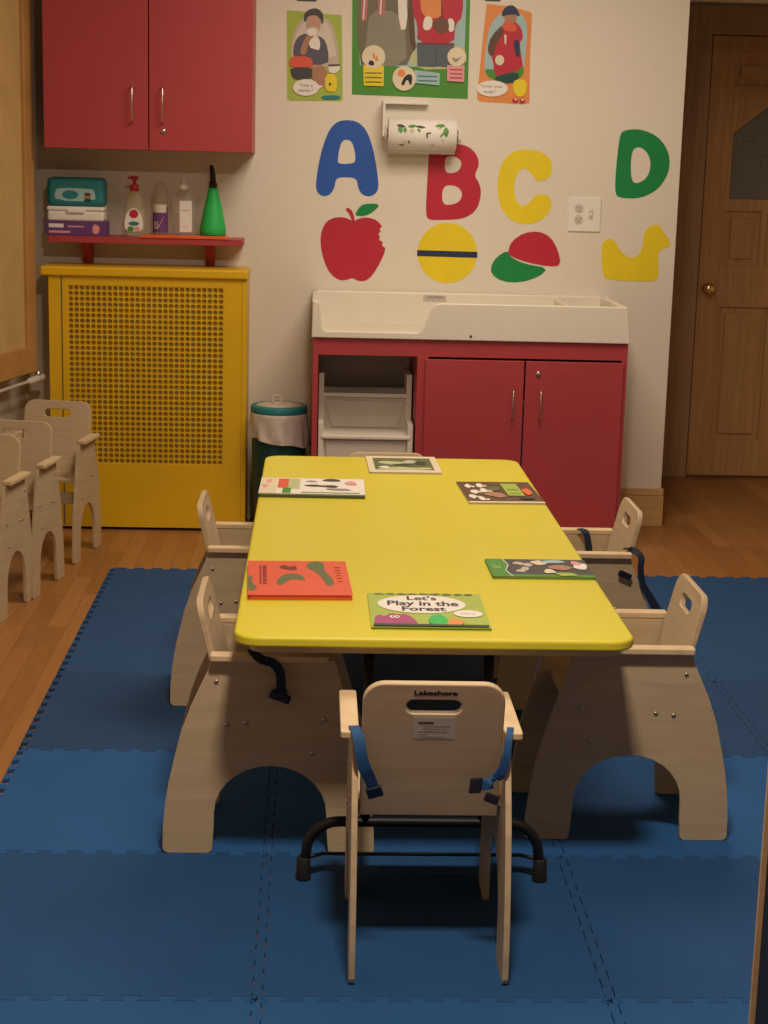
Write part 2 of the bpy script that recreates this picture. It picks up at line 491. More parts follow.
# ------------------------------------------------------------------ toddler chairs
# local: +y is the way the chair faces, origin in the middle of the footprint
CD, PX, PT = .436, .134, .011
def make_chair(ys, label, group, loc, rz):
    root = thing('toddler_chair', loc, label, 'chair', rz, group)
    h = CD/2
    def Y(v): return (v-h)*ys
    rear = [(.012, 0), (.0062, .0014), (.0018, .0052), (.0, .012), (.001, .06), (.006, .11), (.013, .155), (.024, .205), (.038, .262), (.057, .315), (.075, .355), (.092, .392), (.098, .416)]
    front = [(.345, .416), (.352, .40), (.366, .35), (.382, .298), (.397, .25), (.41, .205), (.421, .155), (.429, .10), (.434, .055), (.436, .012), (.4345, .0055), (.430, .0015), (.424, 0)]
    arch = []
    for k in range(15):
        a = k/14*PI
        arch.append((.2205+.1150*math.cos(a), .088+.103*math.sin(a)))
    inner = [(.332, 0), (.341, .008), (.336, .05)][:0]
    outl = [(y, z) for y, z in rear] + front + [(.350, 0), (.3445, .0014), (.341, .0055), (.340, .011), (.337, .05)] + arch + [(.1045, .05), (.102, .011), (.101, .0055), (.0975, .0014), (.092, 0)]
    outl = [(Y(a), z) for a, z in outl]
    for s in (-1, 1):
        M_ = frame((s*PX, 0, 0), (0, 1, 0), (0, 0, 1), (1, 0, 0))
        p = MB(); p.shape(outl, [], PT, M_, 'birch', .0015, 2); po = p.build('side_panel', root)
        for (yy, zz) in ((.109, .369), (.169, .283), (.131, .279), (.328, .292), (.305, .219)):
            q = MB(); qM = frame((s*(PX+PT/2-.0005), Y(yy), zz), (0, s, 0), (0, 0, 1), (s, 0, 0))
            q.lathe([(.0052, 0), (.005, .0014), (.003, .0026), (0, .003)], 'screw', n=12, M=qM); q.build('screw', po)
        a = MB(); x0, x1 = (PX-.0065, PX+.026)
        if s < 0: x0, x1 = -x1, -x0
        a.shape(rrect(x0, Y(.097), x1, Y(.335), .006, 3), [], .013, Matrix.Translation((0, 0, .4235)), 'birch_edge', .0025, 2)
        a.build('armrest', root)
    # backrest, leaning back
    zb, zt = .264, (.530 if ys == 1 else .537)
    yb, yt = .136, .071                               # middle of the board at bottom and top
    dirv = Vector((0, (yt-yb), zt-zb)); Lb = dirv.length; dirv.normalize()
    if ys != 1: dirv = Vector((0, (yt-yb)*ys, zt-zb)).normalized()
    nrm = Vector((-1, 0, 0)).cross(dirv).normalized()         # toward the rear or front
    bM = frame((0, Y(yb), zb), (1, 0, 0), dirv, Vector((1, 0, 0)).cross(dirv))
    bk = MB()
    bk.shape(rrect(-.1235, 0, .1235, Lb, [.002, .002, .038, .038], 7), [rrect(-.048, Lb-.060, .048, Lb-.032, .0138, 6)], .014, bM, 'birch_h', .003, 3)
    bo = bk.build('backrest', root)
    # rear face carries the printed mark and the label
    ez = Vector((1, 0, 0)).cross(dirv)                         # = direction (0,-,..)
    rs = -1 if ez.y > 0 else 1                                 # rear is -y
    off = .0072*rs
    q = MB(); TM = bM @ Matrix.Translation((0.002, Lb-.0175, off))
    if rs < 0: TM = TM @ Matrix.Rotation(PI, 4, 'Y')
    q.text('Lakeshore', .0125, TM, 'ink', .0006, .075, .0006); q.build('printed_name', bo)
    q = MB(); LMt = bM @ Matrix.Translation((.002, Lb-.088, off))
    if rs < 0: LMt = LMt @ Matrix.Rotation(PI, 4, 'Y')
    q.shape(rrect(-.037, -.022, .037, .022, .001, 2), [], .0004, LMt, 'label')
    q.box(-.028, -.001, .009, .0125, .0002, .0006, 'dgrey', 0, LMt)
    for i, (a0, a1) in enumerate(((-.02, .028), (-.02, .022), (-.026, .027), (-.026, -.012), (-.024, .02))):
        zz = .004-.0055*i; x = a0
        while x < a1:
            l = random.uniform(.003, .007); q.box(x, min(x+l, a1), zz, zz+.0013, .0002, .0006, 'grey', 0, LMt); x += l+.0012
    q.build('warning_label', bo)
    sm = MB(); sm.shape(rrect(-PX+PT/2-.0005, Y(.130), PX-PT/2+.0005, Y(.355), .003, 2), [], .012, Matrix.Translation((0, 0, .288)), 'birch_h', .002, 2); sm.build('seat', root)
    cr = MB(); cr.box(-PX+PT/2-.0005, PX-PT/2+.0005, Y(.298), Y(.312), .198, .24, 'birch_h', .002); cr.build('stretcher', root)
    return root
def strap(root, pts, m, hw=.011, wd=(0, 0, 1), ends=True):
    q = MB(); q.ribbon(pts, hw, wd, .0014, m); so = q.build('safety_strap', root)
    if ends:
        p = Vector(pts[-1]); d = (p-Vector(pts[-2])).normalized()
        M_ = frame(p, d, Vector(wd[-1] if isinstance(wd, list) else wd).normalized(), d.cross(Vector(wd[-1] if isinstance(wd, list) else wd)).normalized())
        c = MB(); c.box(-.009, .013, -.014, .014, -.004, .004, 'buckle', .0025, M_); c.build('buckle', so)
    return so
G1 = 'toddler chairs around the yellow table'
cC = make_chair(1, 'birch toddler chair nearest the viewer, seen from behind with blue straps and printed name', G1, (.2155, 2.893, 0), 0)
cL1 = make_chair(1, 'birch toddler chair at the near left corner of the yellow table, dark strap hanging', G1, (-.079, 3.378, 0), -PI/2)
cR1 = make_chair(1, 'birch toddler chair at the near right corner of the yellow table, no strap showing', G1, (.679, 3.4655, 0), PI/2)
cL2 = make_chair(1, 'birch toddler chair at the far left side of the yellow table', G1, (-.145, 4.325, 0), -PI/2)
cR2 = make_chair(1, 'birch toddler chair, far right of the yellow table, dark strap over its back', G1, (.706, 4.325, 0), PI/2)
cF = make_chair(1, 'toddler chair behind the far end of the yellow table, only its top edge showing', G1, (.225, 4.915, 0), PI)
G2 = 'spare toddler chairs lined up by the left wall'
sr = math.radians
cA = make_chair(.76, 'spare birch chair beside the yellow radiator cover, farthest of the row by the left wall', G2, (-.943, 5.935, FZ), PI-sr(9))
cB = make_chair(.76, 'spare birch chair in the middle of the row of three by the left wall', G2, (-1.008, 5.455, FZ), PI-sr(9))
cD = make_chair(.76, 'spare birch chair nearest the viewer in the row by the left wall', G2, (-1.062, 5.165, FZ), PI-sr(9))

# straps (chair-local coordinates)
yo = -CD/2
strap(cC, [(-0.1375, .118+yo, 0.4330), (-0.1335, .100+yo, 0.4340), (-0.1295, .080+yo, 0.4280), (-0.1255, .070+yo, 0.4050), (-0.1185, .070+yo, 0.3750), (-0.1085, .076+yo, 0.3530), (-0.0995, .084+yo, 0.3260)], 'strap_blue', [.009, .0095, .010, .0105, .011, .0105, .010], [(1, 0, 0), (1, 0, 0), (1, 0, .1), (1, 0, .15), (1, 0, .35), (1, 0, .4), (1, 0, .3)])
strap(cC, [(0.1395, .118+yo, 0.4330), (0.1365, .100+yo, 0.4340), (0.1325, .080+yo, 0.4260), (0.1285, .070+yo, 0.4000), (0.1215, .070+yo, 0.3700), (0.1085, .075+yo, 0.3510), (0.0960, .080+yo, 0.3410), (0.0800, .082+yo, 0.3390)], 'strap_blue', [.006, .006, .006, .007, .009, .012, .009, .007], [(1, 0, 0), (1, 0, 0), (1, 0, -.1), (1, 0, -.2), (1, 0, -.4), (.7, 0, .7), (.2, 0, 1), (.1, 0, 1)])
q = MB(); q.box(-.013, .013, -.005, .005, -.008, .008, 'buckle', .003, Matrix.Translation((.106, .074+yo, .318)) @ Matrix.Rotation(.35, 4, 'Y')); q.build('strap_buckle', cC)
# near-left chair: its near side is local +x
strap(cL1, [(.128, .18+yo, .434), (.150, .185+yo, .4335), (.1635, .20+yo, .425), (.1650, .222+yo, .418), (.160, .236+yo, .400), (.158, .240+yo, .375), (.157, .238+yo, .352)], 'strap_dark', .0095, [(0, 1, 0), (0, 1, 0), (0, 1, 0), (0, 1, -.3), (0, 1, .1), (0, 1, 0), (0, 1, 0)])
q = MB(); q.box(-.022, .022, -.005, .005, -.009, .009, 'buckle', .003, Matrix.Translation((.158, .238+yo, .345)) @ Matrix.Rotation(-.35, 4, 'X') @ Matrix.Rotation(PI/2, 4, 'Z')); q.build('strap_buckle', cL1)
# far-right chair: near side is local -x
strap(cR2, [(-.118, .112+yo, .436), (-.140, .088+yo, .434), (-.156, .074+yo, .42), (-.160, .075+yo, .39), (-.158, .066+yo, .35), (-.157, .045+yo, .315), (-.157, .022+yo, .275)], 'strap_dark', [.008]*5+[.010, .012], [(1, .6, 0), (.6, 1, 0), (0, 1, .2), (0, 1, .2), (0, 1, 0), (0, 1, .5), (0, 1, .7)])
q = MB(); q.box(-.018, .018, -.005, .005, -.008, .008, 'buckle', .003, Matrix.Translation((-.160, .115+yo, .375)) @ Matrix.Rotation(.4, 4, 'X') @ Matrix.Rotation(PI/2, 4, 'Z')); q.build('strap_buckle', cR2)
strap(cR2, [(.108, .195+yo, .437), (.085, .180+yo, .430), (.078, .17+yo, .38), (.076, .165+yo, .32)], 'strap_dark', .009, [(0, 1, 0)]*4, False)
strap(cA, [(-.125, .02, .33), (-.118, .01, .315), (-.112, -.01, .30)], 'strap_blue', .012, (0, .2, 1), True)
q = MB(); q.shape(rrect(-.0135, -.004, .0135, .004, .003, 3), [], .02, frame((0, 0, 0), (1, 0, 0), (0, 1, 0), (0, 0, 1)), 'buckle')
q.bm.free()

# ------------------------------------------------------------------ books on the table
def book(px, name, label, art, th=.006, spine='cream', w=None, h=None, dz=0, pages='cream'):
    """px: near-left, near-right, far-right, far-left corners of the cover in the photo"""
    P = [at(u, v, 2, TZ+th) for u, v in px]
    c = sum(P, Vector())/4
    ex = ((P[1]-P[0])+(P[2]-P[3])); ey = (P[3]-P[0])+(P[2]-P[1]); ang = .35*math.atan2(ex.y, ex.x)+.65*math.atan2(-ey.x, ey.y)
    W_ = w or ((P[1]-P[0]).length+(P[2]-P[3]).length)/2; H_ = h or ((P[3]-P[0]).length+(P[2]-P[1]).length)/2
    root = thing(name, (c.x, c.y, TZ), label, 'book', ang, 'picture books on the yellow table')
    g = MB(); g.box(-W_/2+.003, W_/2-.003, -H_/2+.003, H_/2-.003, .0008, th-.0008, pages); g.build('pages', root)
    g = MB(); g.box(-W_/2, W_/2, -H_/2, H_/2, 0.0001, .0009, spine)
    g.box(-W_/2, W_/2, -H_/2, H_/2, th-.0009, th, spine)
    g.box(-W_/2, -W_/2+.0012, -H_/2, H_/2, 0.0001, th, spine)
    z = [th]
    def Mz(): z[0] += .00012; return Matrix.Translation((-W_/2, -H_/2, z[0]))
    class A:
        def poly(s, pts, m, sm=0):
            p = [(x*W_, y*H_) for x, y in pts]
            if sm: p = chaikin(p, sm)
            g.shape(p, [], .0002, Mz(), m); return s
        def ell(s, x, y, rx, ry, m): g.shape(ell(x*W_, y*H_, rx*W_, ry*H_), [], .0002, Mz(), m); return s
        def rect(s, x0, y0, x1, y1, m): return s.poly([(x0, y0), (x1, y0), (x1, y1), (x0, y1)], m)
        def text(s, t, x, y, size, m, fit=None, rot=0, bold=0):
            g.text(t, size*H_, Mz() @ Matrix.Translation((x*W_, y*H_, 0)) @ Matrix.Rotation(rot, 4, 'Z'), m, .0002, fit*W_ if fit else None, bold); return s
    art(A()); g.build('cover', root)
    return root
def blob(cx, cy, rx, ry, seed, n=9, k=.35):
    rr = random.Random(seed)
    return [(cx+rx*math.cos(2*PI*i/n)*(1+rr.uniform(-k, k)), cy+ry*math.sin(2*PI*i/n)*(1+rr.uniform(-k, k))) for i in range(n)]
def art_play(a):
    a.rect(0, 0, 1, 1, 'lime')
    for i in range(9): a.poly(blob(.1+.1*i, .97, .045, .03, i), 'olive', 1)
    a.ell(.46, .66, .385, .27, 'white')
    a.text("Let's", .47, .83, .17, 'ink', .26, .0, .0012)
    a.text('Play in the', .47, .67, .19, 'ink', .62, -.02, .0014)
    a.text('Forest', .47, .51, .17, 'ink', .38, .0, .0012)
    a.ell(.84, .385, .125, .10, 'white'); a.text('story', .84, .39, .09, 'grey', .12)
    a.poly([(.03, .02), (.03, .22), (.07, .34), (.12, .27), (.18, .38), (.24, .33), (.30, .36), (.36, .25), (.40, .06), (.33, .0)], 'magenta', 1)
    a.ell(.185, .27, .022, .035, 'white').ell(.225, .27, .022, .035, 'white').ell(.19, .27, .009, .015, 'ink').ell(.225, .27, .009, .015, 'ink')
    a.poly([(.50, .05), (.48, .22), (.55, .35), (.62, .33), (.66, .15), (.62, .04)], 'gapgreen', 1)
    a.poly([(.60, .02), (.66, .14), (.70, .28), (.75, .18), (.80, .16), (.74, .02)], 'orange2', 1)
    a.poly([(.02, .01), (.02, .07), (.98, .06), (.98, .01)], 'dgreen')
def art_red(a):
    a.rect(0, 0, 1, 1, 'coral')
    a.poly([(.0, .12), (.0, .58), (.05, .50), (.03, .36), (.10, .18), (.04, .1)], 'olive', 1)
    a.poly([(.27, .28), (.30, .48), (.38, .60), (.48, .62), (.55, .52), (.57, .40), (.50, .42), (.44, .44), (.38, .38), (.33, .26)], 'olive', 1)
    a.poly([(.58, .80), (.62, .95), (.72, 1.0), (.78, .9), (.76, .70), (.84, .45), (.84, .27), (.76, .25), (.74, .45), (.68, .66)], 'olive', 1)
    a.poly([(.30, .78), (.36, .88), (.42, .80), (.48, .86), (.50, .72), (.42, .70)], 'maroon', 1)
    a.text('NEVER', .14, .56, .15, 'maroon', .34, -PI/2+.05) if False else a.rect(.115, .3, .13, .86, 'maroon')
    for i in range(7): a.rect(.145, .30+.08*i, .185, .345+.08*i, 'maroon')
    for i in range(6): a.rect(.88, .38+.08*i, .93, .42+.08*i, 'orange')
def art_dark(a):
    a.rect(0, 0, 1, 1, 'brown')
    a.rect(0, .0, 1, .06, 'cream')
    for (x, y) in ((.12, .78), (.17, .52), (.10, .28), (.28, .80), (.30, .55), (.2, .15)):
        a.poly(blob(x, y, .05, .09, int(x*100+y*10)), 'white', 1)
        a.poly(blob(x+.07, y-.02, .04, .04, int(x*70+y*30)), 'cream', 1)
    a.poly(blob(.42, .35, .14, .12, 4), 'skin', 1); a.poly(blob(.45, .62, .1, .1, 5), 'olive', 1)
    a.rect(.58, .30, .80, .88, 'lime'); a.rect(.62, .38, .76, .42, 'green'); a.rect(.62, .55, .76, .60, 'green')
    a.poly(blob(.88, .5, .07, .18, 8), 'orange', 1); a.poly(blob(.80, .18, .12, .06, 9), 'dgreen', 1)
def art_green(a):
    a.rect(0, 0, 1, 1, 'dgrey'); a.rect(0, 0, 1, .12, 'green')
    a.poly([(0, 0), (.19, 0), (.15, .35), (.20, .65), (.17, 1), (0, 1)], 'green')
    a.rect(.195, .05, .20, .95, 'white') if False else a.poly([(.19, 0), (.20, 0), (.16, .35), (.21, .65), (.18, 1), (.17, 1), (.2, .65), (.15, .35)], 'white')
    a.text('Go', .08, .55, .28, 'lgreen', .08)
    for i, (x, y) in enumerate(((.32, .75), (.36, .45), (.31, .3), (.40, .65))): a.poly(blob(x, y, .05, .10, i+30), 'print_grey', 1)
    a.poly(blob(.52, .78, .08, .14, 40), 'cream', 1); a.poly(blob(.68, .84, .12, .10, 41), 'lblue', 1)
    a.poly(blob(.70, .50, .13, .16, 42), 'skin', 1); a.poly(blob(.58, .28, .07, .12, 43), 'cream', 1)
    a.poly(blob(.92, .6, .07, .24, 44), 'white', 1); a.poly(blob(.88, .75, .05, .12, 46), 'pink', 1); a.poly(blob(.72, .12, .12, .12, 45), 'lime', 1)
def art_pale(a):
    a.rect(0, 0, 1, 1, 'white')
    a.rect(0, 0, 1, .07, 'olive')
    a.rect(0, .07, .16, 1, 'cream'); a.rect(.17, .4, .27, .95, 'coral'); a.rect(.27, .35, .38, .95, 'lgreen'); a.rect(.22, .1, .30, .4, 'green')
    for i, (x, y) in enumerate(((.05, .5), (.08, .8))): a.poly(blob(x, y, .03, .1, i+60), 'pink', 1)
    a.poly([(.58, .85), (.64, .98), (.75, .96), (.78, .84), (.70, .80)], 'dgrey', 1)
    a.poly([(.40, .55), (.52, .62), (.60, .55), (.70, .60), (.76, .5), (.70, .42), (.58, .50), (.5, .48)], 'dgrey', 1)
    a.poly([(.42, .80), (.5, .86), (.56, .78), (.5, .76)], 'grey', 1)
    a.poly([(.60, .38), (.8, .4), (.9, .30), (.7, .28)], 'grey', 1)
    a.poly(blob(.88, .70, .06, .12, 66), 'pink', 1); a.rect(.4, .12, .95, .17, 'lgreen')
def art_cream(a):
    a.rect(0, 0, 1, 1, 'cream')
    a.rect(.09, .14, .91, .88, 'olive')
    a.poly([(.12, .20), (.40, .34), (.62, .26), (.88, .32), (.88, .18), (.5, .14), (.12, .15)], 'lgreen', 1)
    a.poly(blob(.34, .58, .18, .12, 70), 'lgreen', 1); a.poly(blob(.60, .64, .14, .10, 71), 'print_grey', 1)
    a.poly(blob(.76, .54, .08, .14, 72), 'dgreen', 1); a.poly(blob(.22, .3, .08, .06, 73), 'white', 1); a.poly(blob(.5, .45, .15, .05, 74), 'dgreen', 1)
book([(371, 627.5), (491, 628), (480, 594.5), (368, 593)], 'picture_book', "lime green picture book reading Let's Play in the Forest, nearest the viewer", art_play, .005, 'lime', pages='lime')
book([(247, 595), (352, 595), (346, 561), (249, 561)], 'picture_book', 'coral red picture book with dark green shapes, near left on the yellow table', art_red, .011, 'coral', pages='coral')
book([(494, 576.5), (594, 577), (585, 560), (484, 559)], 'picture_book', 'narrow dark photo book with a green left end, near right on the yellow table', art_green, .006, 'green')
book([(466, 503), (543, 502.5), (531, 481.5), (458, 482.5)], 'picture_book', 'brown photo book with white figures and a lime patch, far right on the yellow table', art_dark, .005, 'cream', w=.205)
book([(259, 494.5), (365, 496), (364, 480), (261, 477)], 'picture_book', 'pale picture book with a red and green left end, far left on the yellow table', art_pale, .008, 'olive', pages='olive')
book([(369, 472.5), (440, 472), (436, 457), (366.5, 456)], 'picture_book', 'cream bordered book with a green landscape, at the far end of the yellow table', art_cream, .006, 'cream')

# ------------------------------------------------------------------ radiator cover
rc = thing('radiator_cover', (-.629, 6.45, FZ), 'yellow painted metal radiator cover with a perforated front', 'radiator cover')
ox, oy = -.622, 6.45
yF = 6.33-oy; x0, x1 = -.994-ox, -.252-ox; zt = .958-FZ
px0, px1, pz0, pz1 = -.921-ox, -.340-ox, .25-FZ, .925-FZ
m = MB()
m.box(x0, x0+.02, yF, .118, .0, zt, 'yellow_paint', .003); m.box(x1-.02, x1, yF, .118, 0, zt, 'yellow_paint', .003)
m.box(x0+.02, x1-.02, .1, .116, .02, zt, 'yellow_paint')
m.shape([(x0+.02, .012), (x1-.02, .012), (x1-.02, zt), (x0+.02, zt)], [[(px0, pz0), (px1, pz0), (px1, pz1), (px0, pz1)]], .008, wallM(yF+.005), 'yellow_paint', .0)
m.box(x0+.048, x0+.052, yF-.0005, yF+.004, .02, zt, 'dark_gap'); m.box(px0-.01, px1+.01, yF+.0095, yF+.011, pz0-.01, pz1+.01, 'shade_backing'); m.build('case', rc)  # the sheet behind the holes is added, coloured like the shaded inside
m = MB(); m.box(-1.022-ox, -.248-ox, 6.318-oy, .118, zt, zt+.036, 'yellow_paint', .008, None, 3); m.build('top', rc)
# perforated sheet: round holes leave star shaped dots
t = bmesh.new(); nx, nz = 28, 33; sx_, sz_ = (px1-px0)/nx, (pz1-pz0)/nz
t2 = MB(); mi_ = t2.mi('yellow_paint')
K = 8; vc = {}
def V_(x, z):
    k_ = (round(x, 5), round(z, 5))
    if k_ not in vc: vc[k_] = t.verts.new((x, yF+.0035, z))
    return vc[k_]
for i in range(nx):
    for j in range(nz):
        cx_, cz_ = px0+(i+.5)*sx_, pz0+(j+.5)*sz_
        inn = [V_(cx_+.42*sx_*math.cos(2*PI*k_/K), cz_+.42*sz_*math.sin(2*PI*k_/K)) for k_ in range(K)]
        out = [(.5, 0), (.5, .5), (0, .5), (-.5, .5), (-.5, 0), (-.5, -.5), (0, -.5), (.5, -.5)]
        ou = [V_(cx_+a*sx_, cz_+b_*sz_) for a, b_ in out]
        for k_ in range(K):
            t.faces.new((ou[k_], ou[(k_+1) % K], inn[(k_+1) % K], inn[k_]))
bmesh.ops.recalc_face_normals(t, faces=t.faces[:])
if sum(f_.normal.y for f_ in t.faces) > 0: bmesh.ops.reverse_faces(t, faces=t.faces[:])
t2._add(t, 'yellow_paint'); pso = t2.build('perforated_sheet', rc)
so_ = pso.modifiers.new('thickness', 'SOLIDIFY'); so_.thickness = .0015; so_.offset = -1

# ------------------------------------------------------------------ red wall cabinet
def handle(parent, x, y, z0, z1, name='handle'):
    h = MB(); pts = [(x, y, z0), (x, y-.018, z0+.001), (x, y-.024, z0+.008), (x, y-.024, z1-.008), (x, y-.018, z1-.001), (x, y, z1)]
    h.tube(pts, .0030, 'metal', 8); return h.build(name, parent)
def lock(parent, x, y, z):
    h = MB(); h.lathe([(.010, 0), (.010, .003), (.007, .006), (0, .006)], 'metal', n=16, M=frame((x, y, z), (1, 0, 0), (0, 0, 1), (0, -1, 0)))
    h.box(x-.0008, x+.0008, y-.0065, y-.0058, z-.004, z+.004, 'dgrey'); return h.build('lock', parent)
wc = thing('wall_cabinet', (-.62, 6.42, 1.425), 'red two-door wall cabinet hanging above the red shelf', 'cabinet')
x0, x1 = -.997+.62, -.243+.62; y0, y1 = 6.285-6.42, YB-6.42; H = .72
m = MB(); m.box(x0, x0+.018, y0, y1, 0, H, 'red'); m.box(x1-.018, x1, y0, y1, 0, H, 'red'); m.box(x0+.018, x1-.018, y0, y1, 0, .018, 'red'); m.box(x0+.018, x1-.018, y0, y1, H-.018, H, 'red')
m.box(x0+.01, x1-.01, y1-.008, y1, .01, H-.01, 'red'); m.build('case', wc)
xm = -.6185+.62
for a, bq, hx, lk in ((x0, xm-.002, at(132, 107, 1, 6.25).x+.62, 0), (xm+.002, x1, at(162.5, 105, 1, 6.25).x+.62, 1)):
    m = MB(); m.box(a, bq, y0-.018, y0-.001, .0, H, 'red', .0015); dr = m.build('door', wc)
    handle(dr, hx, y0-.018, 1.523-1.425, 1.650-1.425)
    if lk: lock(dr, at(163, 131, 1, 6.26).x+.62, y0-.018, at(163, 131, 1, 6.26).z-1.425)

# ------------------------------------------------------------------ red shelf with brackets and the things on it
sh = thing('wall_shelf', (-.645, 6.47, 1.08), 'narrow red wooden wall shelf holding bottles above the radiator cover', 'shelf')
m = MB(); m.box(-1.005+.645, -.280+.645, 6.375-6.47, YB-6.4702, 0, .024, 'red', .0015); m.build('board', sh)
for xx in (-.878, -.410):
    m = MB(); X_s = xx+.645
    m.shape([(0, 0), (.10, 0), (.10, -.10), (.085, -.10), (0, -.02)], [], .034, frame((X_s, -.0, 0), (0, 1, 0), (0, 0, 1), (1, 0, 0)) , 'red', .001); m.build('bracket', sh)
SZ = 1.104
def S(u, v=220, y=6.45): return at(u, v, 1, y).x
# purple box
g = thing('glove_box', (-.905, 6.455, SZ), 'purple cardboard box at the bottom of the stack on the red shelf', 'box')
m = MB(); m.box(-.112, .112, -.06, .06, 0, .054, 'purple', .002)
m.box(-.10, -.045, -.0606, -.06, .030, .044, 'white'); m.box(-.10, -.02, -.0606, -.06, .010, .018, 'pink'); m.box(-.03, .03, -.0606, -.06, .032, .037, 'pink')
m.shape(chaikin([(.065, .008), (.062, .03), (.07, .045), (.078, .042), (.09, .035), (.086, .01)], 1), [], .0006, wallM(-.0603), 'pink'); m.build('carton', g)
g2 = thing('wipes_box', (-.905, 6.455, SZ+.054), 'white plastic wipes box between the purple and teal packs on the red shelf', 'box')
m = MB(); m.box(-.106, .104, -.058, .058, 0, .038, 'white', .008); m.build('tub', g2)
m = MB(); m.box(-.108, .106, -.060, .060, .037, .054, 'white', .006); m.box(-.03, .035, -.066, -.055, .030, .044, 'white', .003); m.build('lid', g2)
g3 = thing('wipes_pack', (-.905, 6.46, SZ+.109), 'teal soft wipes pack on top of the stack on the red shelf', 'wipes')
m = MB(); m.box(-.108, .106, -.055, .055, 0, .106, 'teal', .020, None, 4)
m.shape(chaikin([(-.075, .02), (.075, .018), (.07, .06), (.055, .065), (-.065, .068), (-.078, .05)], 1), [], .002, wallM(-.0548), 'lblue')
m.shape(ell(-.02, .042, .03, .016), [], .002, wallM(-.0558), 'teal'); m.shape(ell(.045, .035, .012, .012), [], .002, wallM(-.0558), 'skin')
m.shape(ell(.045, .045, .012, .006), [], .002, wallM(-.0568), 'brown'); m.shape(chaikin([(.03, .018), (.06, .018), (.055, .03), (.035, .03)], 1), [], .002, wallM(-.0562), 'dteal'); m.build('pouch', g3)
# orange cloth under the bottles
cl = thing('folded_cloth', (-.50, 6.455, SZ), 'orange folded cloth lying under the bottles on the red shelf', 'cloth')
m = MB()
for i in range(3): m.box(-.165+.006*i, .172-.010*i, -.085+.003*i, .05, .0035*i, .0035*i+.0033, 'orange', .0014)
m.build('cloth', cl)
CZ = SZ+.0105
# dish soap
def bottle(name, label, cat, x, y, z): return thing(name, (x, y, z), label, cat)
g = bottle('soap_bottle', 'clear dish soap bottle with a red pump and fruit label on the red shelf', 'bottle', S(135), 6.44, SZ)
m = MB(); m.lathe([(.030, 0), (.036, .006), (.042, .03), (.044, .06), (.038, .095), (.030, .125), (.030, .15), (.020, .162), (.013, .168), (.013, .178)], 'soap', n=28, sy=.7); m.build('body', g)
m = MB(); m.lathe([(.016, .17), (.016, .192), (.008, .196), (.006, .21), (.014, .212), (.014, .224), (0, .226)], 'd_red', n=16)
m.box(-.026, .006, -.006, .006, .214, .222, 'd_red', .002); m.build('pump', g)
m = MB(); m.shape(chaikin([(-.032, .02), (.032, .02), (.036, .055), (.026, .09), (.0, .112), (-.026, .09), (-.036, .055)], 2), [], .003, wallM(-.0305), 'white')
m.shape(ell(0, .086, .017, .016), [], .003, wallM(-.0315), 'd_red'); m.shape(ell(0, .05, .020, .008), [], .003, wallM(-.0315), 'teal')
m.shape(ell(-.012, .03, .012, .010), [], .003, wallM(-.0315), 'green'); m.shape(ell(.012, .03, .010, .010), [], .003, wallM(-.0315), 'pink'); m.build('front_label', g)
# scented bottle
g = bottle('spray_can', 'slim bottle with a rounded top and dark purple label on the red shelf', 'bottle', S(160.5), 6.45, CZ)
m = MB(); m.lathe([(.026, 0), (.029, .004), (.029, .15), (.026, .168), (.018, .186), (.010, .196), (0, .198)], 'amber', n=24); m.build('body', g)
m = MB(); m.lathe([(.0296, .01), (.0296, .105)], 'purple', n=24)
m.bm.free(); m = MB()
t = bmesh.new(); rr_ = .0298; N_ = 10
def band(mb, r, a0, a1, z0, z1, mat, n=12):
    t = bmesh.new(); A_ = [a0+(a1-a0)*i/n for i in range(n+1)]
    lo = [t.verts.new((r*math.sin(a), -r*math.cos(a), z0)) for a in A_]; hi = [t.verts.new((r*math.sin(a), -r*math.cos(a), z1)) for a in A_]
    for i in range(n): t.faces.new((lo[i], lo[i+1], hi[i+1], hi[i]))
    mb._add(t, mat, None, True)
t.free()
band(m, .0296, -1.3, 1.3, .008, .10, 'purple'); band(m, .0300, -1.2, .9, .082, .112, 'haze2'); band(m, .0301, -.9, -.2, .02, .05, 'grey')
m.shape(chaikin([(-.018, .02), (-.006, .03), (.010, .06), (.02, .07), (.006, .05), (-.004, .025)], 1), [], .0016, wallM(-.0295), 'pink'); m.build('front_label', g)
# squeeze bottle
g = bottle('squeeze_bottle', 'clear squeeze bottle with a pointed nozzle and pale label on the red shelf', 'bottle', S(183.5), 6.45, CZ)
m = MB(); m.lathe([(.040, 0), (.044, .006), (.045, .12), (.040, .142), (.028, .158), (.014, .166), (.014, .172)], 'glass_clear', n=28, sy=.7); m.build('body', g)
m = MB(); m.lathe([(.017, .168), (.017, .186), (.009, .19), (.006, .205), (.0025, .232), (0, .232)], 'white', n=16); m.build('nozzle', g)
m = MB(); m.shape(rrect(-.012, .012, .034, .128, .003, 3), [], .004, wallM(-.031), 'white'); m.shape(rrect(-.006, .09, .028, .094, .001, 2), [], .001, wallM(-.0332), 'pink')
m.shape(rrect(-.006, .03, .024, .032, .0005, 2), [], .001, wallM(-.0332), 'pink'); m.build('front_label', g)
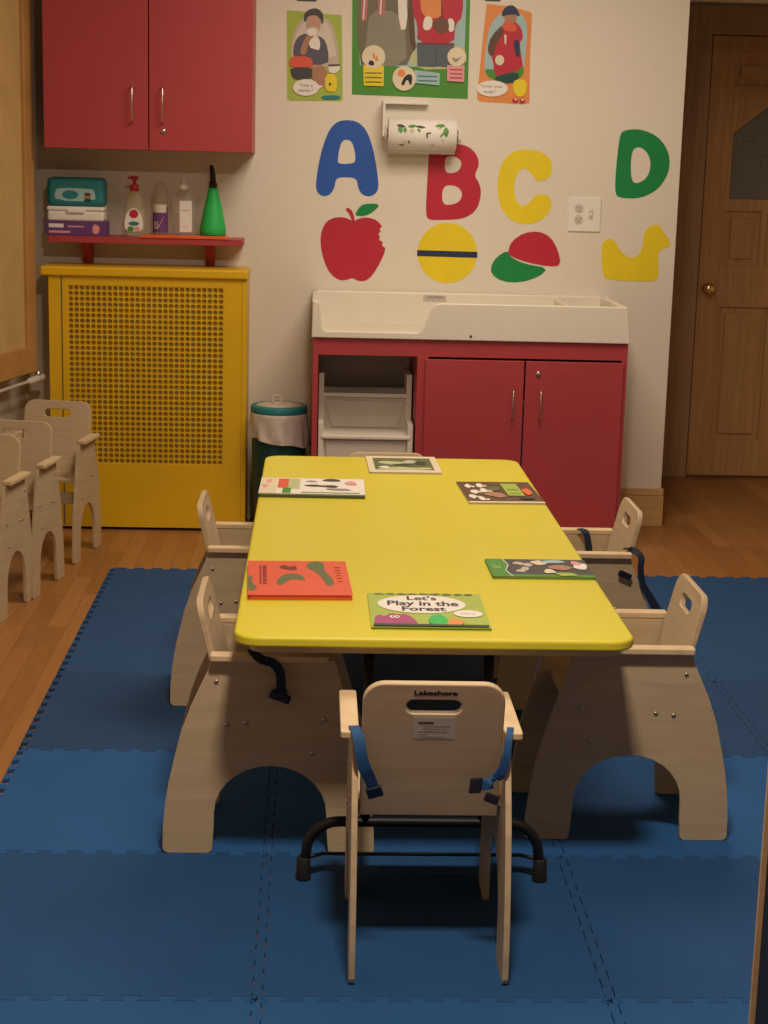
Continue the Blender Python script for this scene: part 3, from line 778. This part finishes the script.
# green spray bottle
g = bottle('spray_bottle', 'green cone shaped bottle with a black spout at the right of the red shelf', 'bottle', S(213), 6.45, CZ)
m = MB(); m.lathe([(.044, 0), (.049, .005), (.049, .025), (.044, .055), (.037, .09), (.028, .13), (.020, .165), (.016, .178)], 'gapgreen', n=30); m.build('body', g)
m = MB(); m.lathe([(.016, .176), (.015, .195), (.012, .2)], 'black', n=16); m.tube([(0, 0, .195), (-.001, 0, .22), (-.004, 0, .245), (-.008, 0, .262)], [.012, .011, .010, .006], 'black', 10); m.build('spout', g)
m = MB(); m.shape(rrect(-.034, .04, -.022, .085, .002, 2), [], .002, frame((0, -.033, 0), (.85, -.4, 0), (0, .15, 1), (-.4, -.85, 0)), 'lgreen'); m.build('front_label', g)

# ------------------------------------------------------------------ changing table
cx0, cx1 = -.008, 1.141
ct = thing('changing_table', ((cx0+cx1)/2, 6.3, FZ), 'red changing cabinet with a white moulded basin top and built-in steps', 'changing table')
ox, oy = (cx0+cx1)/2, 6.3
def CX(v): return v-ox
yf, yb_ = 6.055-oy, YB-.016-oy; zt = .775-FZ
m = MB()
m.box(CX(cx0), CX(cx0)+.02, yf, yb_, 0, zt, 'red', .001); m.box(CX(cx1)-.02, CX(cx1), yf, yb_, 0, zt, 'red', .001)
m.box(CX(cx0)+.02, CX(cx1)-.02, yf+.002, yf+.02, .715-FZ, zt, 'red')
m.box(CX(.372), CX(.392), yf+.002, yb_, 0, .715-FZ, 'red')
m.box(CX(cx0)+.02, CX(cx1)-.02, yb_-.006, yb_, 0, zt, 'white'); m.box(CX(.392), CX(cx1)-.02, yf+.02, yb_, .05, .068, 'red')
m.box(CX(cx0)+.02, CX(cx1)-.02, yf+.02, yb_, zt-.012, zt, 'white')
m.box(CX(.372), CX(.412), yf+.001, yf+.02, 0, .715-FZ, 'red', .0005)
m.build('case', ct)
for a, bq, lk in ((.402, .762, 0), (.768, 1.126, 1)):
    m = MB(); m.box(CX(a), CX(bq), yf-.014, yf+.0005, .03, .707-FZ, 'red', .0015); dr = m.build('door', ct)
    hx = at(513 if not lk else 540.5, 405, 1, 6.02).x
    handle(dr, CX(hx), yf-.014, .497-FZ, .602-FZ)
    if lk:
        p = at(538.5, 374, 1, 6.04); lock(dr, CX(p.x), yf-.014, p.z-FZ)
# steps
st = bpy.data.objects.new('pull_out_steps', None)
m = MB()
sx0, sx1 = CX(.016), CX(.366)
prof = [(6.475-oy, 0), (6.475-oy, .635), (6.235-oy, .635), (6.235-oy, .47), (6.085-oy, .47), (6.085-oy, .25), (6.065-oy, .25), (6.065-oy, 0)]
for a in (sx0+.010, sx1-.010):
    m.shape(prof, [], .02, frame((a, 0, 0), (0, 1, 0), (0, 0, 1), (1, 0, 0)), 'white_plastic', .003)
for (ya, yb2, z) in ((6.085-oy, 6.28-oy, .425), (6.25-oy, 6.44-oy, .56), (6.07-oy, 6.12-oy, .20)):
    m.box(sx0+.01, sx1-.01, ya, yb2, z-.012, z, 'white_plastic', .003)
    m.box(sx0+.01, sx1-.01, ya-.004, ya+.012, z-.014, z+.001, 'white_plastic', .004)
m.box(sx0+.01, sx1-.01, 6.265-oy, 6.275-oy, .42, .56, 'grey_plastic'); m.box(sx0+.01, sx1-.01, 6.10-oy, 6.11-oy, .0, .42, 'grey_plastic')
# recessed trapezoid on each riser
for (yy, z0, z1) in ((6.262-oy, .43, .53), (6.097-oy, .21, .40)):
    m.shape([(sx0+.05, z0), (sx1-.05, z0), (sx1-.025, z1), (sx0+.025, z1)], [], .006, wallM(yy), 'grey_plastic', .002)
m.build('pull_out_steps', ct)
bpy.data.objects.remove(st)
# basin top
m = MB()
bx0, bx1 = CX(cx0-.006), CX(cx1+.006); by0, by1 = 6.045-oy, YB-.003-oy
zb0, zr = .777-FZ, .910-FZ
zf = .802-FZ
# front wall with the low left part
fr = [(bx0, zb0), (bx1, zb0), (bx1-.016, zr-.004), (bx1-.022, zr)]
hx0 = CX(.405)
fr += [(hx0+.05, zr), (hx0+.032, zr-.003), (hx0+.020, zr-.012), (hx0+.010, zr-.028), (hx0-.010, zf+.025), (hx0-.022, zf+.008), (hx0-.034, zf)]
fr += [(bx0+.050, zf), (bx0+.040, zf+.008), (bx0+.036, zf+.022), (bx0+.030, zr-.02), (bx0+.024, zr-.005), (bx0+.012, zr), (bx0+.003, zr-.004)]
m.shape(fr, [], .022, wallM(by0+.011), 'white_plastic', .004, 3)
m.box(bx0, bx0+.022, by0+.01, by1, zb0, zr, 'white_plastic', .005); m.box(bx1-.036, bx1-.014, by0+.01, by1, zb0, zr, 'white_plastic', .005)
m.box(bx0, bx1, by1-.025, by1, zb0, zr, 'white_plastic', .005)
m.box(bx0+.01, bx1-.01, by0+.01, by1-.01, zb0, zb0+.014, 'white_plastic')
m.box(CX(.93), CX(.945), by0+.02, by1-.02, zb0, zr-.012, 'white_plastic', .004)
m.box(CX(.945), bx1-.02, by0+.22, by0+.235, zb0, zr-.02, 'white_plastic', .004)
m.shape(rrect(CX(.418), zr-.034, CX(.508), zr-.010, .002, 2), [], .001, wallM(by1-.0255), 'print_grey')
m.text('CAUTION', .012, wallM(by1-.0262) @ Matrix.Translation((CX(.463), zr-.018, 0)), 'dgrey', .0004, .06)
# raised edge of the changing mat area
m.box(bx0+.06, hx0-.04, by0+.05, by0+.06, zb0+.014, zb0+.02, 'white_plastic', .003)
m.build('basin_top', ct)
s_ = MB(); sp_ = at(471, 336.5, 1, 6.04); s_.lathe([(.005, 0), (.004, .002), (0, .003)], 'dgrey', n=12, M=frame((CX(sp_.x), by0-.0005, sp_.z-FZ), (1, 0, 0), (0, 0, 1), (0, -1, 0))); s_.build('screw_cap', ct)

# ------------------------------------------------------------------ diaper bin
bn = thing('waste_bin', (-.133, 6.31, FZ), 'dark teal round bin with a loose liner and a ring on its lid', 'bin')
m = MB(); m.lathe([(.088, 0), (.092, .006), (.106, .46), (.106, .462)], 'dteal', n=36); m.build('body', bn)
rb = random.Random(3)
def crump(co):
    a = math.atan2(co.y, co.x); f = (.475-co.z)/.13
    drop = -.020*math.cos(a)+.004*math.sin(5*a+1)+.012
    k = 1+.05*f*math.sin(9*a+co.z*40)+.03*math.sin(17*a+1)*f
    return Vector((co.x*k, co.y*k, co.z+drop*max(0, f)))
m = MB(); m.lathe([(.104, .478), (.108, .474), (.110, .46), (.112, .43), (.114, .40), (.116, .375), (.117, .355)], 'liner', n=72, warp=crump)
for f_ in m.bm.faces[:]:
    if len(f_.verts) > 5: m.bm.faces.remove(f_)
m.build('bin_liner', bn)
m = MB(); m.lathe([(.10, .470), (.1075, .472), (.1085, .480), (.1085, .496), (.104, .502), (.092, .504), (.088, .498)], 'teal', n=40); lid = m.build('lid_rim', bn)
m = MB(); m.lathe([(.09, .492), (.085, .503), (.05, .508), (0, .509)], 'liner', n=36); m.build('lid', bn)
m = MB(); m.tube([(-.008+.018*math.cos(2*PI*k/20), 0-.01, .524+.016*math.sin(2*PI*k/20)) for k in range(20)], .0032, 'cream', 8, closed=True); m.build('lid_ring', bn)

# ------------------------------------------------------------------ wall decals
def WP(pts, y=YB): return [(lambda p: (p.x, p.z))(at(u, v, 1, y)) for u, v in pts]
def crop2(pts): return WP([(270+x/3.491, y/3.491) for x, y in pts])
def crop3(pts): return WP([(460+x/2.4935, y/2.4935) for x, y in pts])
def crop4(pts): return WP([(290+x/3.84, 180+y/3.84) for x, y in pts])
def decal(name, layers, label, cat='wall decal'):
    m = MB(); z = YB-.0006
    for pts, holes, mt in layers:
        m.shape(pts, holes, .0010, wallM(z), mt); z -= .0007
    o = m.build(name)
    xs = [v.co.copy() for v in o.data.vertices]; c = sum(xs, Vector())/len(xs); c.y = YB
    o.data.transform(Matrix.Translation(-c)); o.location = c
    return tag(o, label, cat, 'letter and picture decals on the back wall')
ch = chaikin
decal('letter_decal', [(ch(crop2([(270, 418), (308, 425), (338, 455), (358, 510), (370, 570), (379, 635), (377, 668), (355, 686), (325, 683), (308, 660), (303, 622), (265, 618), (230, 621), (226, 655), (208, 682), (182, 686), (162, 668), (160, 640), (168, 580), (184, 510), (208, 450), (235, 424)])), [ch(crop2([(268, 486), (286, 494), (296, 525), (300, 565), (280, 572), (240, 572), (236, 560), (243, 515), (252, 492)]))], 'd_blue')], 'big blue wall letter A')
decal('letter_decal', [(ch(crop2([(556, 520), (575, 503), (640, 500), (695, 510), (726, 545), (730, 580), (712, 612), (732, 640), (738, 680), (722, 735), (675, 765), (600, 768), (555, 768), (543, 750), (548, 650), (553, 560)])), [ch(crop2([(610, 545), (645, 545), (668, 560), (667, 585), (650, 603), (610, 606)])), ch(crop2([(602, 648), (645, 646), (670, 665), (670, 692), (650, 712), (600, 718)]))], 'd_red')], 'big red wall letter B partly behind the paper towel roll')
decal('letter_decal', [(ch(crop3([(165, 371), (205, 378), (229, 400), (230, 430), (215, 450), (190, 452), (176, 430), (160, 417), (142, 432), (133, 465), (138, 500), (155, 516), (172, 508), (185, 488), (210, 482), (229, 498), (226, 525), (203, 550), (165, 562), (125, 550), (99, 515), (91, 465), (100, 410), (128, 378)])), [], 'd_yellow')], 'big yellow wall letter C')
decal('letter_decal', [(ch(crop3([(400, 332), (412, 324), (450, 321), (495, 340), (522, 380), (523, 425), (498, 470), (452, 495), (400, 494), (386, 484), (388, 430), (394, 370)])), [ch(crop3([(430, 372), (448, 365), (468, 380), (477, 410), (468, 442), (445, 458), (428, 454), (425, 410)]))], 'd_green')], 'big green wall letter D')
decal('apple_decal', [(ch(crop4([(243, 160), (215, 144), (175, 142), (140, 158), (120, 195), (116, 245), (130, 312), (155, 362), (190, 386), (218, 384), (240, 375), (265, 390), (300, 385), (335, 340), (371, 264), (352, 252), (358, 238), (342, 232), (346, 216), (338, 208), (350, 196), (342, 186), (356, 180), (335, 155), (300, 143), (265, 147)]), 1), [], 'd_red'),
    (ch(crop4([(210, 110), (228, 106), (243, 125), (250, 162), (240, 165), (230, 132)]), 1), [], 'd_red'),
    (ch(crop4([(250, 130), (272, 96), (308, 89), (347, 94), (320, 122), (288, 138), (256, 137)]), 1), [], 'd_green')], 'red apple wall decal with a bite and a green leaf below letter A')
decal('ball_decal', [(crop4(ell(604, 280, 114, 116, 48)), [], 'd_yellow'), (crop4([(488, 269), (719, 276), (719, 299), (488, 292)]), [], 'navy')], 'yellow ball wall decal with a dark blue stripe below letter B')
decal('cap_decal', [(ch(crop3([(118, 624), (124, 640), (160, 658), (220, 668), (198, 690), (150, 705), (105, 702), (78, 684), (77, 662), (92, 640)]), 1), [], 'd_green'),
    (ch(crop3([(119, 628), (128, 602), (158, 581), (195, 576), (225, 590), (244, 622), (252, 661), (225, 665), (165, 654), (124, 638)]), 1), [], 'd_red')], 'red and green baseball cap wall decal below letter C')
decal('duck_decal', [(ch(crop3([(352, 625), (356, 602), (374, 593), (388, 602), (400, 628), (425, 645), (446, 636), (456, 612), (458, 580), (476, 560), (498, 561), (510, 582), (523, 600), (522, 616), (500, 622), (492, 640), (496, 668), (493, 698), (470, 703), (365, 698), (354, 680)]), 1), [], 'd_yellow')], 'yellow duck wall decal below letter D')

# outlet plate
pc = at(584.5, 214.5, 1, YB)
ol = thing('outlet_plate', (pc.x, YB, pc.z), 'white double outlet plate beside the yellow letter C', 'outlet')
m = MB(); m.box(-.063, .063, -.006, -.0002, -.066, .066, 'white', .003); m.build('cover_plate', ol)
for i, (xx, zz) in enumerate(((-.024, .024), (-.024, -.018))):
    m = MB(); m.shape(ell(xx, zz, .017, .0175), [], .004, wallM(-.007), 'grey_plastic')
    m.box(xx-.007, xx-.005, -.0095, -.0088, zz-.004, zz+.006, 'dgrey'); m.box(xx+.005, xx+.007, -.0095, -.0088, zz-.004, zz+.006, 'dgrey'); m.shape(ell(xx, zz-.009, .0025), [], .0007, wallM(-.0092), 'dgrey'); m.build('socket', ol)
m = MB(); m.box(.016, .032, -.009, -.006, -.016, .018, 'grey_plastic', .002); m.box(.020, .028, -.014, -.008, -.004, .006, 'white', .002); m.build('switch', ol)

# paper towel holder and roll
c0, c1 = at(389, 133, 1, 6.50), at(458, 136, 1, 6.50); rz = (c0.z+c1.z)/2; rx = (c0.x+c1.x)/2-.006; L = c1.x-c0.x
ph = thing('towel_holder', (rx, YB, rz), 'white wall bracket holding the paper towel roll', 'paper towel holder')
m = MB(); top = at(410, 103, 1, 6.55).z-rz
m.box(-L/2-.012, -L/2+.155, -.035, -.0002, top-.006, top+.006, 'white', .003)
m.box(-L/2-.020, -L/2-.010, -.078, -.0002, -.012, top+.006, 'white', .003)
m.lathe([(.020, 0), (.020, .004), (.012, .01), (0, .01)], 'white', n=20, M=frame((-L/2-.010, -.07, 0), (0, 1, 0), (0, 0, 1), (1, 0, 0)))
m.box(L/2+.006, L/2+.016, -.09, -.0002, -.018, .020, 'white', .004); m.tube([(-L/2-.01, -.07, 0), (L/2+.01, -.07, 0)], .008, 'white', 10); m.build('bracket', ph)
rl = thing('paper_towel_roll', (rx, YB-.07, rz), 'paper towel roll with green leaf print hanging on the wall bracket', 'paper towel')
rM = frame((-L/2+.002, 0, 0), (0, 1, 0), (0, 0, 1), (1, 0, 0))
R_ = .060
m = MB(); m.lathe([(.0160, .001), (.017, 0), (R_-.002, 0), (R_, .002), (R_, L-.006), (R_-.002, L-.004), (.017, L-.004), (.0160, L-.005), (.0160, .001)], 'white', n=40, M=rM)
for f_ in m.bm.faces[:]:
    if len(f_.verts) > 8: m.bm.faces.remove(f_)
m.box(-L/2+.003, L/2-.004, 0, .002, -R_-.012, -R_+.004, 'white', 0, Matrix.Translation((0, .005, 0))); ro = m.build('roll', rl)
m = MB(); rg = random.Random(11)
def leaf(x, a, dx, da, wd, mt):
    # little printed leaf lying on the roll surface
    t = bmesh.new(); n = 8; up = []; dn = []
    for i in range(n+1):
        s = i/n; wq = wd*math.sin(PI*s)+.0004
        for lst, sg in ((up, 1), (dn, -1)):
            xx = x+dx*s + sg*wq*(.3 if abs(dx) > abs(da*R_) else 1); aa = a+da*s + sg*wq/R_*(1 if abs(dx) > abs(da*R_) else .3)
            lst.append(t.verts.new((xx, -math.cos(aa)*(R_+.0005), math.sin(aa)*(R_+.0005))))
    for i in range(n): t.faces.new((up[i], up[i+1], dn[i+1], dn[i]))
    m._add(t, mt, None, True)
for (x, a, dx, da, wd, mt) in ((-.10, .55, .03, -.1, .004, 'dgreen'), (-.09, .45, .008, -.35, .005, 'green'), (-.07, .42, .004, -.3, .004, 'green'), (-.058, .48, .03, .02, .004, 'green'), (-.045, .35, .006, -.25, .005, 'lgreen'), (-.03, .5, .035, -.08, .003, 'dgreen'), (-.02, .35, .008, -.2, .003, 'green'),
        (.045, .55, .035, .02, .005, 'green'), (.085, .5, .004, -.55, .006, 'green'), (.08, .1, -.014, -.2, .004, 'green'), (.05, .5, .02, -.15, .002, 'lgreen'), (.01, .05, .02, .02, .002, 'olive'), (.015, .05, .002, -.25, .002, 'olive'), (-.075, -.55, .012, 0, .002, 'lgreen'), (-.055, -.4, .006, -.2, .002, 'olive'), (-.09, -.75, .02, 0, .002, 'olive'), (.03, -.7, .014, 0, .002, 'lgreen'), (.07, -.45, .01, .1, .002, 'lgreen')):
    leaf(x, a, dx*1.15, da*1.2, wd*1.7, mt)
m.build('leaf_print', ro)

# ------------------------------------------------------------------ posters
def poster(name, outline, layers, texts, label):
    m = MB(); z = YB-.0008
    m.shape(WP(outline), [], .0012, wallM(z), layers[0]); z -= .0008
    for pts, mt, sm in layers[1:]:
        m.shape(ch(WP(pts), sm) if sm else WP(pts), [], .0004, wallM(z), mt); z -= .00025
    for t_, (u, v), (u2, v2), size, mt in texts:
        a, b_ = at(u, v, 1, YB), at(u2, v2, 1, YB)
        m.text(t_, size, wallM(z) @ Matrix.Translation(((a.x+b_.x)/2, (a.z+b_.z)/2, 0)), mt, .0004, abs(b_.x-a.x))
    o = m.build(name); c = sum((v.co.copy() for v in o.data.vertices), Vector())/len(o.data.vertices); c.y = YB
    o.data.transform(Matrix.Translation(-c)); o.location = c
    return tag(o, label, 'poster', 'classroom health posters')
def s1(pts, s=9.31, ox=280, oy=0): return [(ox+x/s, oy+y/s) for x, y in pts]
def e1(cx, cy, rx, ry, s=9.31, ox=280): return s1(ell(cx, cy, rx, ry, 24), s, ox)
P1 = lambda p: s1(p)
poster('poster', P1([(65, 95), (150, 100), (240, 112), (400, 128), (575, 142), (585, 920), (570, 940), (95, 938), (68, 915)]), ['lime',
    (P1([(100, 560), (105, 400), (150, 240), (240, 150), (400, 150), (480, 210), (520, 330), (555, 560), (540, 620), (110, 620)]), 'haze', 1),
    (P1([(120, 520), (125, 420), (170, 270), (250, 180), (400, 175), (460, 240), (500, 380), (535, 560)]), 'haze2', 1),
    (P1([(120, 530), (130, 400), (180, 330), (250, 310), (300, 360), (370, 330), (430, 390), (455, 520), (445, 600), (200, 610)]), 'ujacket', 1),
    (P1([(270, 340), (340, 330), (375, 380), (370, 470), (330, 460), (270, 440)]), 'white', 1),
    (e1(312, 225, 68, 92), 'lskin', 0), (P1([(245, 270), (300, 250), (360, 260), (350, 330), (270, 330)]), 'haze2', 1),
    (P1([(222, 200), (225, 120), (290, 80), (350, 78), (400, 120), (408, 200), (390, 235), (375, 170), (330, 140), (260, 150), (240, 210)]), 'dgrey', 1),
    (P1([(180, 500), (210, 400), (250, 330), (290, 290), (330, 300), (320, 340), (270, 380), (240, 520)]), 'skin', 1),
    (e1(295, 300, 45, 35), 'white', 0), 
    (P1([(85, 560), (110, 525), (270, 525), (305, 570), (310, 640), (90, 630)]), 'coral', 1),
    (P1([(95, 625), (300, 625), (320, 700), (280, 740), (140, 745), (105, 700)]), 'dgrey', 1),
    (P1([(300, 620), (400, 600), (440, 680), (430, 790), (370, 830), (300, 740)]), 'skin', 1),
    (P1([(450, 610), (555, 600), (560, 650), (500, 690), (450, 670)]), 'white', 1), (P1([(450, 600), (560, 598), (560, 615), (455, 620)]), 'brown', 0),
    (P1([(420, 690), (530, 690), (530, 850), (470, 855), (420, 840)]), 'd_yellow', 1), (e1(465, 785, 12, 14), 'dgrey', 0),
    (P1([(385, 890), (560, 885), (560, 925), (390, 925)]), 'teal', 1),
    (P1(ell(242, 815, 122, 78, 24)+[]), 'white', 0), (P1([(340, 790), (405, 800), (345, 840)]), 'white', 0)],
    [('"Use a', (280+180/9.31, 795/9.31), (280+305/9.31, 795/9.31), .014, 'dgrey'), ('napkin."', (280+165/9.31, 842/9.31), (280+310/9.31, 842/9.31), .014, 'dgrey')],
    'small green poster of a child wiping the mouth, left of the large poster')
s2 = lambda p: [(350+x/6.144, y/6.144) for x, y in p]
def E2(cx, cy, r, ry=None): return s2(ell(cx, cy, r, ry or r, 24))
UP = -150
poster('poster', s2([(15, UP), (742, UP), (723, 608), (12, 580)]), ['green',
    (s2([(40, UP), (720, UP), (700, 420), (60, 400)]), 'lblue', 0),
    (s2([(360, 300), (700, 260), (720, 420), (380, 430)]), 'lgreen', 1),
    (s2([(50, UP), (330, UP), (360, 60), (410, 290), (380, 330), (350, 400), (70, 405), (40, 200)]), 'ogrey', 0),
    (s2([(120, 60), (300, 70), (345, 200), (345, 410), (80, 400), (100, 250)]), 'ogrey2', 1),
    (s2([(72, UP), (128, UP), (100, 130), (68, 130)]), 'rose', 0), (s2([(172, UP), (230, UP), (210, 100), (170, 95)]), 'rose', 0), (s2([(95, UP), (105, UP), (85, 120), (78, 120)]), 'white', 0), (s2([(195, UP), (205, UP), (190, 90), (182, 90)]), 'white', 0),
    (s2([(290, UP), (345, UP), (355, 180), (300, 185)]), 'white', 1),
    (s2([(355, -100), (380, -60), (405, 290), (385, 320), (360, 200)]), 'brown', 1),
    (s2([(375, UP), (690, UP), (695, 100), (645, 150), (640, 275), (412, 270), (415, 140), (385, 90)]), 'd_red', 1),
    (s2([(435, UP), (570, UP), (572, 90), (520, 118), (450, 100), (430, 40)]), 'orange2', 1),
    (s2([(462, 95), (510, 110), (500, 180), (460, 190), (445, 160)]), 'white', 1), (s2([(598, 110), (640, 120), (640, 190), (605, 200)]), 'white', 1),
    (s2([(500, 140), (540, 110), (600, 115), (612, 180), (570, 215), (520, 190)]), 'dskin', 1),
    (s2([(412, 268), (640, 272), (632, 415), (530, 405), (520, 410), (415, 405)]), 'slate', 0), (s2([(522, 300), (528, 300), (530, 408), (524, 408)]), 'dgrey', 0), (s2([(412, 262), (640, 266), (640, 276), (412, 272)]), 'maroon', 0), (s2([(560, UP), (566, UP), (570, 110), (560, 112)]), 'maroon', 0),
    (s2([(80, 400), (208, 405), (206, 530), (84, 526)]), 'd_yellow', 0), (E2(145, 350, 72), 'cream', 0), (s2([(110, 400), (120, 370), (145, 375), (150, 405)]), 'ink', 1), (s2([(130, 340), (150, 320), (155, 360), (165, 330), (175, 390)]), 'orange2', 1),
    (s2([(395, 430), (552, 450), (548, 525), (395, 510)]), 'lblue', 0), (E2(332, 482, 72, 76), 'cream', 0), (s2([(310, 520), (340, 460), (385, 455), (375, 540), (350, 480), (330, 530)]), 'ink', 1), (E2(315, 450, 24), 'orange2', 0),
    (s2([(596, 400), (703, 405), (700, 505), (595, 498)]), 'pink', 0), (E2(655, 350, 58), 'cream', 0), (s2([(620, 350), (660, 365), (690, 340), (660, 380), (640, 385)]), 'grey', 1),
    ] + [(s2([(92, y), (196, y+2), (196, y+7), (92, y+5)]), 'olive', 0) for y in (445, 472, 500)] + [(s2([(415, y), (535, y+3), (535, y+8), (415, y+5)]), 'teal', 0) for y in (465, 492)] + [(s2([(612, y), (690, y+2), (690, y+7), (612, y+5)]), 'd_red', 0) for y in (425, 450, 475)],
    [], 'large green bordered poster of two standing children above the towel roll')
P3 = lambda p: s1(p, 9.31, 470)
poster('poster', P3([(155, 35), (330, 55), (470, 85), (560, 112), (578, 140), (560, 500), (552, 960), (480, 970), (90, 945), (65, 915), (95, 600), (130, 250)]), ['orange2',
    (P3([(130, 600), (170, 280), (230, 170), (330, 100), (440, 100), (520, 180), (535, 300), (510, 560), (500, 690), (150, 720)]), 'lblue', 1),
    (P3([(125, 640), (240, 650), (500, 600), (500, 700), (400, 770), (180, 740)]), 'green', 1),
    (P3([(160, 450), (200, 330), (300, 230), (400, 180), (480, 260), (495, 360), (460, 400), (480, 540), (495, 640), (300, 710), (225, 700), (215, 560)]), 'd_red', 1),
    (P3([(160, 450), (200, 330), (300, 235), (320, 300), (250, 400), (220, 520), (180, 520)]), 'brown', 1), (P3([(400, 360), (460, 380), (465, 540), (420, 520)]), 'navy', 1),
    (e1(375, 160, 60, 60, 9.31, 470), 'skin', 0), (P3([(295, 160), (300, 100), (350, 50), (410, 50), (455, 110), (465, 160), (420, 135), (340, 140)]), 'navy', 1),
    (P3([(290, 250), (330, 190), (400, 200), (440, 260), (420, 300), (330, 290)]), 'coral', 1),
    (e1(275, 560, 42, 48, 9.31, 470), 'cream', 0), (P3([(318, 320), (340, 330), (335, 420), (320, 400)]), 'cream', 0),
    (P3([(230, 710), (450, 660), (450, 760), (330, 780), (240, 750)]), 'dteal', 1),
    (P3([(400, 760), (450, 735), (520, 745), (530, 830), (500, 900), (430, 900), (400, 840)]), 'd_yellow', 1),
    (e1(420, 935, 30, 22, 9.31, 470), 'd_red', 0), (e1(485, 940, 26, 22, 9.31, 470), 'd_red', 0), (e1(425, 925, 12, 8, 9.31, 470), 'white', 0), (e1(488, 930, 12, 8, 9.31, 470), 'white', 0),
    (P3(ell(205, 825, 145, 75, 24)), 'white', 0)],
    [('"Cover your', (470+95/9.31, 805/9.31), (470+305/9.31, 805/9.31), .014, 'dgrey'), ('cough."', (470+125/9.31, 855/9.31), (470+240/9.31, 855/9.31), .014, 'dgrey')],
    'small orange poster of a coughing child in a blue cap, right of the large poster')
# bottoms of two more cards cut by the top of the photo
for (u0, u1, lab, mt) in ((296, 317, 'dark lower edge of a card above the small green poster', 'dgrey'), (484, 501, 'green lower edge of a card above the small orange poster', 'dgreen')):
    m = MB(); a = at(u0, 1, 1, YB); c_ = at(u1, 1, 1, YB)
    m.shape(rrect(-(c_.x-a.x)/2, 0, (c_.x-a.x)/2, .20, .008, 3), [], .0012, wallM(-.0008), mt)
    m.shape(rrect(-(c_.x-a.x)/2+.006, .02, (c_.x-a.x)/2-.006, .19, .008, 3), [], .0004, wallM(-.0016), 'cream')
    o = m.build('wall_card'); o.location = ((a.x+c_.x)/2, YB, a.z); tag(o, lab, 'card', 'classroom health posters')

# ------------------------------------------------------------------ left: framed wooden panel and pipe on the splayed wall
wp0 = Vector((XC, YB, 0))
pl = wp0 + LN*.135
A_ = on_plane(38, 371, pl, LN); B_ = on_plane(24.5, 0, pl, LN)
s0 = (A_-wp0).dot(LD)                       # distance along the wall from the corner
zbtm = A_.z
pn = thing('framed_panel', wp0+LD*s0+Vector((0, 0, zbtm)), 'large tan wooden panel in a brown frame on the left wall', 'wooden panel')
pn.rotation_euler = (0, 0, math.atan2(LD.y, LD.x))
# local: x along LD, y = ? , z up
Rz = Matrix.Rotation(math.atan2(LD.y, LD.x), 4, 'Z'); yl = (Rz @ Vector((0, 1, 0))).dot(LN); ysg = 1 if yl > 0 else -1
Wp, Hp, fwd = 1.6, 1.75, .03
PMt = frame((0, 0, 0), (1, 0, 0), (0, 0, 1), (0, -1, 0))
m = MB(); m.shape([(0, 0), (Wp, 0), (Wp, Hp), (0, Hp)], [[(.085, .10), (Wp-.085, .10), (Wp-.085, Hp-.085), (.085, Hp-.085)]], .134, Matrix.Translation((0, ysg*.0675, 0)) @ PMt, 'board_frame', .004); m.build('frame', pn)
m = MB(); m.box(.08, Wp-.08, min(0, ysg*.120), max(0, ysg*.120), .095, Hp-.08, 'board'); m.build('board', pn)
# pipe
def wl(s, off, z): return wp0+LD*s+LN*off+Vector((0, 0, z))
pA = on_plane(40, 378, wp0+LN*.14, LN); pz_ = pA.z; ps = (pA-wp0).dot(LD)
pi = thing('heating_pipe', wl(ps, .14, pz_), 'grey heating pipe with a white valve below the wooden panel', 'pipe')
inv = Matrix.Translation(-pi.location)
def rel(p): return inv @ Vector(p)
m = MB(); m.tube([rel(wl(ps-.045, .14, pz_)), rel(wl(ps+.1, .14, pz_)), rel(wl(3.2, .14, pz_-.01))], .0065, 'print_grey', 10); m.build('tube', pi)
m = MB(); m.tube([rel(wl(ps-.04, .14, pz_)), rel(wl(ps-.03, .14, pz_)), rel(wl(ps+.10, .14, pz_)), rel(wl(ps+.12, .14, pz_))], [.009, .014, .014, .009], 'grey_plastic', 12)
m.tube([rel(wl(ps+.02, .14, pz_)), rel(wl(ps+.02, .14, pz_+.03))], .010, 'metal', 10); m.build('valve', pi)

# ------------------------------------------------------------------ right edge: upright
dv = thing('divider_panel', (.70, 2.25, -.0), 'thin light wood upright of a dark blue panel at the lower right edge', 'divider')
q0, q1 = at(751.5, 1024, 1, 2.25), at(767.5, 820, 1, 2.25)
m = MB(); m.box(q0.x-.70-.0045, q0.x-.70+.0045, -.003, .003, 0, .62, 'birch', .001); m.build('upright', dv)
m = MB(); m.box(q0.x-.70+.0045, q0.x-.70+.40, -.002, .002, .01, .61, 'navyboard', .001); m.build('panel', dv)

# ------------------------------------------------------------------ light
def area(name, loc, sx, sy, power, col, rot=(0, 0, 0)):
    l = bpy.data.lights.new(name, 'AREA'); l.shape = 'RECTANGLE'; l.size = sx; l.size_y = sy; l.energy = power; l.color = col
    o = bpy.data.objects.new(name, l); COL.objects.link(o); o.location = loc; o.rotation_euler = rot; return o
WARM = (1.0, .81, .635)
area('ceiling_light', (.16, 2.0, CEIL-.06), .24, .24, 53, WARM)
area('ceiling_light', (.55, 5.0, CEIL-.06), 1.0, 1.0, 39, WARM)
wd = bpy.data.worlds.new('world'); SC.world = wd; wd.use_nodes = True
wd.node_tree.nodes['Background'].inputs[0].default_value = (1, .8, .6, 1); wd.node_tree.nodes['Background'].inputs[1].default_value = .05

SC.view_settings.view_transform = 'Standard'; SC.view_settings.look = 'None'; SC.view_settings.gamma = 1
SC.view_settings.use_curve_mapping = False; SC.view_settings.exposure = 0
